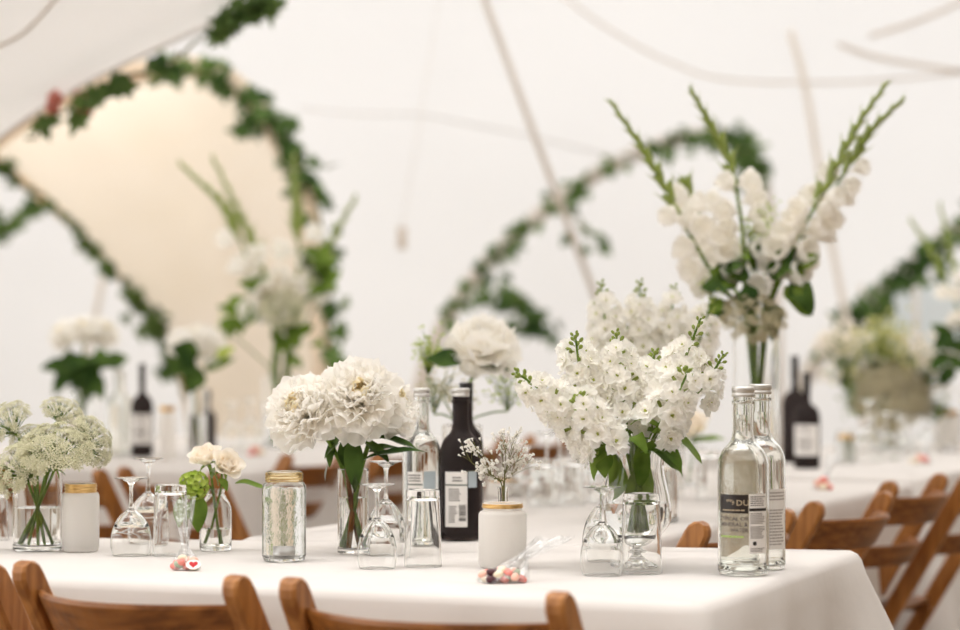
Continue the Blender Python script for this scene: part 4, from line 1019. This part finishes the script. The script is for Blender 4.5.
# --- gladioli
def floret_glad(seed):
    r = random.Random(seed); mb = MB()
    for i in range(6): mb.add(petal(.058, .05, .22, .22 + .1 * (i % 2), .05, r, .25, 5, 5), Matrix.Rotation(2 * PI * i / 6, 4, 'Z') @ Matrix.Translation((0, .004, 0)) @ Matrix.Rotation(math.radians(52 - 12 * (i % 2)), 4, 'X'))
    mb.add(tube([(0, 0, -.025), (0, 0, .004)], [.003, .006], 6)); me = mb.mesh('floret'); me.materials.append(M['petal']); return me
GF = [floret_glad(k) for k in range(3)]
def sheath():
    mb = MB().add(leafblade(.062, .016, .15, .5, 7, 4)); mb.add(ellip((0, .026, .003), .005, .024, .006, 8, 6)); me = mb.mesh('bud'); me.materials.append(M['bud']); return me
SH = sheath()
def gladiolus(pts, vase, label, seed, a, nfl, nbud, group, f0=.0, f1=.5, scale=1.0, rim=None, side=(1, 0, 0)):
    r = random.Random(seed); sp_ = catmull(pts, 8); N = len(sp_) - 1; og = Vector(pts[0]); o = thing('gladiolus', label, 'flower', og, group)
    body = stem_pts(sp_[0], vase, a, .6, .5, rim=rim); full = list(reversed(sp_)) + body[1:]
    MB().add(tube(full, [scale * (.0016 + .0042 * min(1, i / N)) for i in range(len(full))], 7)).build('stem', M['stem'], o)
    def at(t): x = min(t, .9999) * N; k = min(int(x), N - 1); return sp_[k].lerp(sp_[k + 1], x - k), (sp_[k + 1] - sp_[k]).normalized()
    for i in range(nfl):
        p, ax = at(f0 + (f1 - f0) * (i + .5) / nfl); s_ = Vector(side) * (1 if i % 2 else -1); d = (s_ * .8 + Vector((0, -.9, 0)) + ax * .35 + Vector((r.gauss(0, .2),) * 3)).normalized()
        b = link('floret', GF[i % 3], o); b.matrix_local = Matrix.Translation(p + d * .026 * scale - og) @ rot_to(d, r.uniform(0, 6)) @ Matrix.Scale(scale * r.uniform(.9, 1.15) * (1 - .25 * i / max(1, nfl)), 4)
    for i in range(nbud):
        t = f1 * .92 + (1 - f1 * .92) * (i / nbud); p, ax = at(t); s_ = Vector(side) * (1 if i % 2 else -1); d = (ax + s_ * .30 * (1 - .75 * i / nbud)).normalized()
        b = link('bud', SH, o); b.matrix_local = Matrix.Translation(p - og) @ place((0, 0, 0), d, s_ * -1) @ Matrix.Scale(scale * (1.45 - .65 * i / nbud), 4)
    return o
VG = back_vase(757, 506, 318, 46, 'tall clear cylinder vase of gladioli behind the water bottles', .62)
c, R, H = VG; Y2 = c.y; GG = 'gladioli in the tall vase behind the water bottles'; gv = (c, R * .8, H)
W_ = lambda *q: [PX(x, y, Y2 + dy) for x, y, dy in q]
gladiolus(W_((722, 290, 0), (690, 235, -.03), (664, 185, -.03), (640, 145, -.02), (613, 105, 0)), gv, 'gladiolus spike leaning out over the stocks, tip bent away', 81, 2.8, 10, 13, GG, .0, .36)
gladiolus(W_((745, 285, 0), (742, 225, 0), (730, 165, 0), (712, 128, 0), (694, 95, 0)), gv, 'gladiolus with the upright middle spike against the ivy arch', 82, 1.8, 12, 12, GG, .0, .42)
gladiolus(W_((772, 290, -.02), (800, 235, -.03), (833, 172, -.03), (858, 125, -.02), (884, 87, 0)), gv, 'gladiolus spike reaching highest beside the pale pole', 83, .4, 12, 14, GG, .0, .38)
gladiolus(W_((778, 285, .03), (812, 225, .03), (846, 170, .03), (868, 135, .03), (899, 103, .03)), gv, 'gladiolus spike just below the highest one, white florets lowest', 84, -.3, 12, 11, GG, .05, .5)
gladiolus(W_((735, 290, .1), (715, 245, .12), (700, 215, .12), (690, 190, .12)), gv, 'short white gladiolus behind the stocks', 85, 2.3, 9, 3, GG, .0, .9)
GV = 'leafy stems around the gladioli'
o = thing('foliage_stem', 'leafy green stem with broad leaves among the gladioli', 'foliage', PX(757, 300, Y2)); r = random.Random(4)
MB().add(tube(stem_pts(PX(757, 262, Y2), gv, 4.0, .3, .4), .004, 7)).build('stem', M['stem'], o)
for k, (x, y, dx, dz, L, W) in enumerate(((742, 275, -.5, .6, .10, .06), (735, 285, -.7, -.1, .12, .07), (748, 290, -.3, -.7, .10, .06), (770, 280, .2, .8, .10, .06), (785, 285, .5, -.5, .12, .07), (778, 270, .8, .2, .10, .06), (765, 300, .3, -.8, .11, .06),
                                     (745, 262, -.5, .2, .08, .05), (795, 285, .5, -.3, .07, .04), (728, 300, -.4, -.6, .09, .05), (752, 270, .1, .9, .08, .05), (790, 270, .6, .5, .08, .05))):
    for j in range(2): add_leaf(o, PX(x + r.uniform(-7, 7) * j, y + r.uniform(-8, 8) * j, Y2 - .04 - .03 * r.random()), (dx + r.uniform(-.4, .4), -.45, dz + r.uniform(-.3, .3)), L * .82, W * .8, (r.uniform(-.6, .6), -.8, .6), seed=k * 3 + j, wav=.16, bend=.6, mat=('leaf', 'leaf_dark')[(j + k) % 2])
def lime_spray(center, spread, n, label, vase, seed, Y=None, sc_=1.0, mat='lime', group=None, a=1.0, name='lime_spray'):
    r = random.Random(seed); o = thing(name, label, 'flower', center, group); mb, st = MB(), MB(); base = center - Vector((0, 0, spread * 1.3))
    for i in range(n):
        d = Vector((r.gauss(0, .55), r.gauss(0, .5), r.gauss(.1, .5))); p = center + d * spread; st.add(tube([base, base.lerp(p, .6) + Vector((0, 0, .01)), p], .0008 * sc_, 3))
        for j in range(5):
            q = p + Vector((r.gauss(0, .009), r.gauss(0, .009), r.gauss(0, .009))) * sc_
            for k in range(4): mb.add(petal(.0055 * sc_, .005 * sc_, .2, .2, .05, r, .4, 1, 2), Matrix.Translation(q) @ Euler((r.uniform(0, 1.4), r.uniform(-.5, .5), 2 * PI * k / 4 + r.random())).to_matrix().to_4x4())
    mb.build('blossoms', M[mat], o); pts = stem_pts(base, vase, a, .4, .4); st.add(tube(pts, .0022 * sc_, 5)); st.build('stems', M['stem'], o); return o
lime_spray(PX(766, 212, Y2 - .02), .035, 14, 'lime green flower spray above the leaves between two gladioli', gv, 91, a=.5)
lime_spray(PX(752, 236, Y2 - .03), .03, 16, 'small lime green flower cluster beside the middle gladiolus', gv, 92, a=2)
lime_spray(PX(712, 288, Y2 - .06), .03, 12, 'lime flower cluster resting on the stocks of the second vase', gv, 93, a=3)
lace(PX(754, 314, Y2 - .10), (0, -.65, .65), .072, 1.35, gv, 'taupe lace flower hanging at the gladiolus vase rim', 94, 4.6, None, 40, UT)

# --- big white rose with lime flowers behind the bottles
VQ = back_vase(462, 515, 425, 40, 'clear cylinder vase of hydrangea and lime flowers hidden behind the dark bottles')
c, R, H = VQ; Y3 = c.y; qv = (c, R * .8, H)
peony(PX(483, 352, Y3 - .02), (.1, -.45, .85), .094, qv, 'round blush white peony above the dark bottle, one dark leaf beside it', 101, 4.0, 'stem', None, (), False,
      [(8, .85, 1.0, -30, .0), (9, .92, .95, -5, .0), (10, .9, .85, 22, 0), (12, .85, .75, 45, 0), (12, .78, .6, 62, 0)])
o = [x for x in C.objects if x.get('label', '').startswith('round blush')][0]
add_leaf(o, PX(462, 362, Y3 - .07), (-1, -.1, .22), .082, .05, (0, -.75, .6), .3, mat='leaf_dark', seed=5); add_leaf(o, PX(474, 366, Y3 - .05), (1, -.2, .02), .08, .04, (0, -.7, .6), .3, mat='leaf_dark', seed=6)
lime_spray(PX(428, 356, Y3 + .02), .038, 30, 'lime green flower spray standing beside the dark leaf of the blush peony', qv, 102, a=2.8)
lime_spray(PX(434, 388, Y3 - .02), .045, 30, 'white-green flower spray low behind the clear bottle cap', qv, 103, a=3.2, mat='lace')
lime_spray(PX(508, 385, Y3 + .04), .045, 26, 'pale lime flower spray under the blush peony beside the lowest stock', qv, 104, a=.4)
lime_spray(PX(462, 398, Y3 - .02), .03, 20, 'green-white flower spray just above the dark bottle necks', qv, 105, a=4.4, mat='lace')

# --- glasses on the table running back
wgs = ((547, 503, 432, 34, 22), (526, 499, 446, 32, 24), (560, 497, 430, 30, 24), (590, 500, 436, 32, 22), (576, 490, 436, 30, 22))
for k, (px, pb, pt, wb, wf) in enumerate(wgs):
    c, R, H = fit(px, pb, pt, wb)
    wine_glass(c, R, H, wf / wb * R, 'upturned wine glass in the cluster behind the gypsophila' , 'wine glass cluster behind the gypsophila', 28)
for px, pb, pt, wb in ((541, 507, 459, 28), (571, 506, 458, 28), (601, 503, 458, 27)):
    c, R, H = fit(px, pb, pt, wb); tumbler(c, R, H, 'upturned tumbler in the glass cluster behind the gypsophila', 'tumblers behind the gypsophila', 28)
jar(504, 498, 478.5, 34, 'frost', 'frosted jar with gold lid half hidden behind the gypsophila', 'gold', (.80, 1.0), 2)
for k, (px, pb, pt, wb, lab) in enumerate(((672, 497, 446, 26, 'upturned tumbler behind the footed vase, beside the cream rose vase'), (709, 500, 450, 26, 'upturned tumbler between the cream rose vase and the water bottles'))):
    c, R, H = fit(px, pb, pt, wb); tumbler(c, R, H, lab, None, 28)
v = fit(692, 487, 447, 26); c, R, H = v
cyl_vase(c, R, H, H * .5, 'small clear vase with one cream rose behind the footed vase')
rose(PX(689, 427, c.y), (-.2, -.5, .8), .058, v, 'single cream rose with wide leaves behind the footed vase', 111, 1, None, [(PX(690, 444, c.y - .03), (1, -.2, .4), .10, .05), (PX(688, 446, c.y - .03), (-1, -.2, .1), .09, .045)])
sweets_bag(821, 490, 18, 9, 6, 13, (20, 40, 20), 'small clear sweet bag on the cloth corner below the dark wine bottle', 'below the far wine bottle', False, False)

# ------------------------------------------------------------------ far table: dark wine bottle, glasses, dried flowers
def wine_bottle(px, pb, pt, w_, lab, label=True, neck=.27, mat='dark'):
    c, R, H = fit(px, pb, pt, w_); o = bottle(c, R, H, mat, lab, cap=None, shoulder=.56, neck=neck, name='wine_bottle')
    ring(c, R * neck, H * .80, H + .001, .0012, 'black', o, 'foil')
    if label:
        l_ = MB().add(wrap(c, R, rect(-R * 1.15, R * 1.0, H * .14, H * .46), .0006)).build('label', M['paper'], o)
        mb = MB(); [mb.add(wrap(c, R, lines(-R * .8, R * .7, H * a, H * b, k, k), .0012)) for a, b, k in ((.38, .44, 2), (.18, .34, 6))]; mb.build('small_print', M['ink_grey'], l_)
    return o
wine_bottle(807, 469, 373, 26, 'dark wine bottle with big white label on the far table beyond the chairs')
wine_bottle(795, 463, 356, 26, 'taller dark wine bottle just behind the one with the white label', False)
for k, (px, pb, pt, wb, wf, lab) in enumerate(((868, 462, 400, 30, 20, 'upturned wine glass under the round green flower on the far table'), (886, 460, 412, 30, 22, 'upturned wine glass before the dried lace flowers'), (902, 458, 416, 26, 20, 'upturned wine glass between the dried flowers and the frosted jar'), (927, 452, 410, 24, 18, 'upturned wine glass beside the frosted jar on the far table'))):
    c, R, H = fit(px, pb, pt, wb); wine_glass(c, R, H, wf / wb * R, lab, None, 24)
jar(846, 464, 430, 20, 'jar', 'small clear jar with gold ring beside the far wine bottle', 'gold', (.72, .84), 1)
jar(948, 449, 410, 26, 'frost', 'frosted jar with gold ring beyond the dried lace flowers', 'gold', (.84, 1), 2)
c = T(950, 452, TZ); tealight(c, 'tealight lying out on the far cloth by the frosted jar', .03, .02)
sweets_bag(921, 464, 20, 10, 6, 14, (16, 40, 16), 'small clear sweet bag on the far cloth below the dried lace flowers', 'below the dried flowers', False, False)
VD = back_vase(890, 452, 408, 40, 'clear cylinder vase of dried lace and lime flowers on the far table'); c, R, H = VD; Y4 = c.y; dv = (c, R * .8, H)
for k, (x, y, RR, ax, lab) in enumerate(((888, 398, .12, (0, -.7, .6), 'big taupe lace flower lowest in the far bouquet'), (908, 388, .12, (.5, -.5, .6), 'taupe lace flower turned towards the frosted jar in the far bouquet'), (880, 376, .11, (-.3, -.4, .8), 'taupe lace flower highest in the far bouquet'))):
    lace(PX(x, y, Y4 - .05 * (k == 0)), ax, RR, 1.3, dv, lab, 121 + k, 1 + 2 * k, None, 56, UT)
lime_spray(PX(880, 350, Y4 + .05), .10, 60, 'yellow-green flower spray crowning the far bouquet', dv, 124, sc_=2.6, a=2, mat='lime_pale')
lime_spray(PX(922, 362, Y4 + .12), .12, 60, 'creamy white flower spray on top of the far bouquet', dv, 125, sc_=3.2, a=.3, mat='petal_rose')
lime_spray(PX(846, 356, Y4 + .15), .10, 50, 'creamy flower spray reaching towards the far wine bottle', dv, 126, sc_=3.0, a=3, mat='petal_rose')
lime_spray(PX(858, 398, Y4 - .02), .055, 40, 'round dark green flower beside the far wine glasses', dv, 127, sc_=1.8, a=3.4, mat='leaf')
lime_spray(PX(936, 410, Y4 + .02), .035, 24, 'small dark green sprig beside the frosted jar', dv, 128, sc_=1.6, a=.2, mat='leaf')
VE = back_vase(985, 452, 392, 40, 'clear vase at the picture edge holding dark leafy stems'); c, R, H = VE; Y5 = c.y; ev = (c, R * .8, H)
o = thing('foliage_stem', 'dark leafy stem cut off by the picture edge above the frosted jar', 'foliage', PX(965, 345, Y5)); r = random.Random(14)
MB().add(tube(stem_pts(PX(962, 340, Y5), ev, 3, .4, .4), .004, 6)).build('stem', M['stem'], o)
for k in range(22): add_leaf(o, PX(958 + r.uniform(-14, 22), 348 + r.uniform(-24, 22), Y5 - .05 * r.random()), (r.uniform(-1, .6), -.3, r.uniform(-.8, .8)), .09, .05, (r.uniform(-.3, .3), -.8, .5), seed=k, mat='leaf_dark')
peony(PX(960, 322, Y5), (-.2, -.4, .8), .055, ev, 'cream flower at the picture edge above the dark leaves', 131, 2.4)
for k, (q, lab) in enumerate((([(975, 330), (955, 270), (940, 205)], 'thin gladiolus spike at the picture edge before the ivy arch'), ([(968, 330), (938, 265), (912, 222)], 'pale gladiolus spike crossing the ivy arch near the picture edge'))):
    gladiolus([PX(x, y, Y5 + .05) for x, y in q], ev, lab, 140 + k, 2 + k, 4, 10, None, 0, .4)

# ------------------------------------------------------------------ far tables: pale gladioli, peonies, bottles
VH = back_vase(280, 447, 376, 34, 'clear tall vase of pale gladioli on the far table'); c, R, H = VH; Y6 = c.y; hv = (c, R * .8, H)
GH = 'gladioli in the far vase before the cream canopy'
Q = lambda *q: [PX(x, y, Y6 + .01 * i) for i, (x, y) in enumerate(q)]
gladiolus(Q((276, 335), (250, 265), (225, 210), (184, 167)), hv, 'far gladiolus spike bending lowest towards the canopy edge', 151, 2.8, 5, 14, GH, .05, .5, 1.45)
gladiolus(Q((280, 330), (262, 265), (240, 215), (214, 160)), hv, 'far gladiolus with the straightest tall green spike', 152, 2, 5, 14, GH, .0, .3, 1.45)
gladiolus(Q((288, 330), (298, 270), (297, 220), (294, 160)), hv, 'far gladiolus rising upright before the cream arch pole', 153, 1, 6, 12, GH, .1, .55, 1.45)
gladiolus(Q((292, 330), (318, 275), (335, 235), (354, 200)), hv, 'far gladiolus leaning out over the white tent wall', 154, .2, 3, 9, GH, .0, .3, 1.45)
lace(PX(283, 306, Y6 - .12), (0, -.8, .5), .085, 1.3, hv, 'pale green lace flower in the middle of the far gladioli', 155, 4.5, None, 36, UM)
o = thing('foliage_stem', 'leafy stem spreading around the far gladioli', 'foliage', PX(280, 320, Y6)); r = random.Random(24)
MB().add(tube(stem_pts(PX(280, 310, Y6), hv, 4.0, .3, .4), .005, 7)).build('stem', M['stem'], o)
for k in range(40):
    x, y = r.choice(((240, 312), (255, 300), (300, 330), (320, 285), (290, 340), (265, 320), (318, 262), (225, 322))); add_leaf(o, PX(x + r.gauss(0, 9), y + r.gauss(0, 12), Y6 - .08 * r.random()), (r.uniform(-1, 1), -.4, r.uniform(-.8, .8)), .09, .05, (r.uniform(-.3, .3), -.8, .5), seed=k)
lime_spray(PX(318, 278, Y6), .06, 24, 'lime flower cluster beside the leaning far gladiolus', hv, 156, sc_=1.8, a=.2)
lime_spray(PX(232, 318, Y6), .05, 16, 'lime flower tip poking out of the far leaves', hv, 157, sc_=1.5, a=2.8)

VI = back_vase(82, 446, 384, 30, 'slim clear vase of cream peonies on the far table', .5); c, R, H = VI; Y7 = c.y; iv = (c, R * .8, H)
for k, (x, y, ax, lab) in enumerate(((66, 336, (-.6, -.5, .7), 'far cream peony at the outer side of the bunch of three'), (84, 332, (0, -.6, .8), 'far cream peony in the middle of the bunch of three'), (102, 334, (.6, -.5, .7), 'far cream peony over the single dark leaf'))):
    peony(PX(x, y, Y7 - .04 * (k == 1)), ax, .075, iv, lab, 161 + k, 3 - 1.3 * k, 'stem', 'cream peonies in the far vase')
o = thing('foliage_stem', 'dark leaf cluster under the far cream peonies', 'foliage', PX(82, 365, Y7)); r = random.Random(34)
MB().add(tube(stem_pts(PX(84, 352, Y7), iv, 4.0, .3, .4), .005, 7)).build('stem', M['stem'], o)
for k in range(20): add_leaf(o, PX(82 + r.uniform(-22, 18), 352 + r.uniform(-4, 22), Y7 - .06 * r.random()), (r.uniform(-.8, .8), -.4, r.uniform(-1, .1)), .12, .07, (r.uniform(-.3, .3), -.9, .4), seed=k, mat='leaf_dark')
add_leaf(o, PX(105, 364, Y7 - .05), (1, -.2, .35), .10, .075, (0, -.9, .4), seed=77, mat='leaf_dark')
c, R, H = fit(119, 456, 369, 26); bottle(c, R, H, 'bottle', 'clear bottle on the far table beside the dark label bottle', cap='cap', fill=.6, name='water_bottle')
wine_bottle(142, 457, 364, 22, 'dark wine bottle with pale label beside the far frosted jar')
wine_bottle(208, 452, 390, 16, 'small dark bottle behind the far white peony stem', False)
jar(167, 460, 406, 17, 'frost', 'tall frosted jar between the far dark bottle and the white peony', 'gold', (.9, 1.0), 1)
VJ = back_vase(197, 455, 388, 20, 'slim clear vase with one white peony on the far table', .6); c, R, H = VJ; Y8 = c.y
peony(PX(197, 350, Y8), (.1, -.3, .9), .115, (c, R * .6, H), 'single far white peony with a round dark leaf beneath', 171, 4)
o = [x for x in C.objects if x.get('label', '').startswith('single far white')][0]
for k, (x, y, dx, dz) in enumerate(((188, 362, -.4, -.1), (190, 356, -.5, .2), (192, 368, -.3, -.6))): add_leaf(o, PX(x + 8, y, Y8 - .13), (dx, -.2, dz), .10, .085, (0, -1, .2), seed=k, mat='leaf_dark')
add_leaf(o, PX(204, 370, Y8 - .05), (.9, -.2, .45), .12, .045, (0, -.9, .4), seed=9); add_leaf(o, PX(216, 358, Y8 - .05), (.7, -.2, .5), .08, .04, (0, -.9, .4), seed=10, mat='lime')
for k, (px, pb, pt, wb, wf) in enumerate(((232, 450, 402, 22, 18), (250, 448, 398, 22, 18), (264, 446, 404, 22, 18))):
    c, R, H = fit(px, pb, pt, wb); wine_glass(c, R, H, wf / wb * R, 'upturned wine glass beside the far gladiolus vase', 'wine glasses beside the far gladiolus vase', 24)
for px, pb, pt, wb in ((300, 446, 412, 20), (320, 444, 410, 20)):
    c, R, H = fit(px, pb, pt, wb); tumbler(c, R, H, 'upturned tumbler beyond the far gladiolus vase', 'tumblers beyond the far gladiolus vase', 24)
sweets_bag(257, 456, 14, 8, 5, 15, (10, 40, 12), 'tiny clear sweet bag on the far cloth below the gladiolus vase', 'below the far gladioli', False, False)
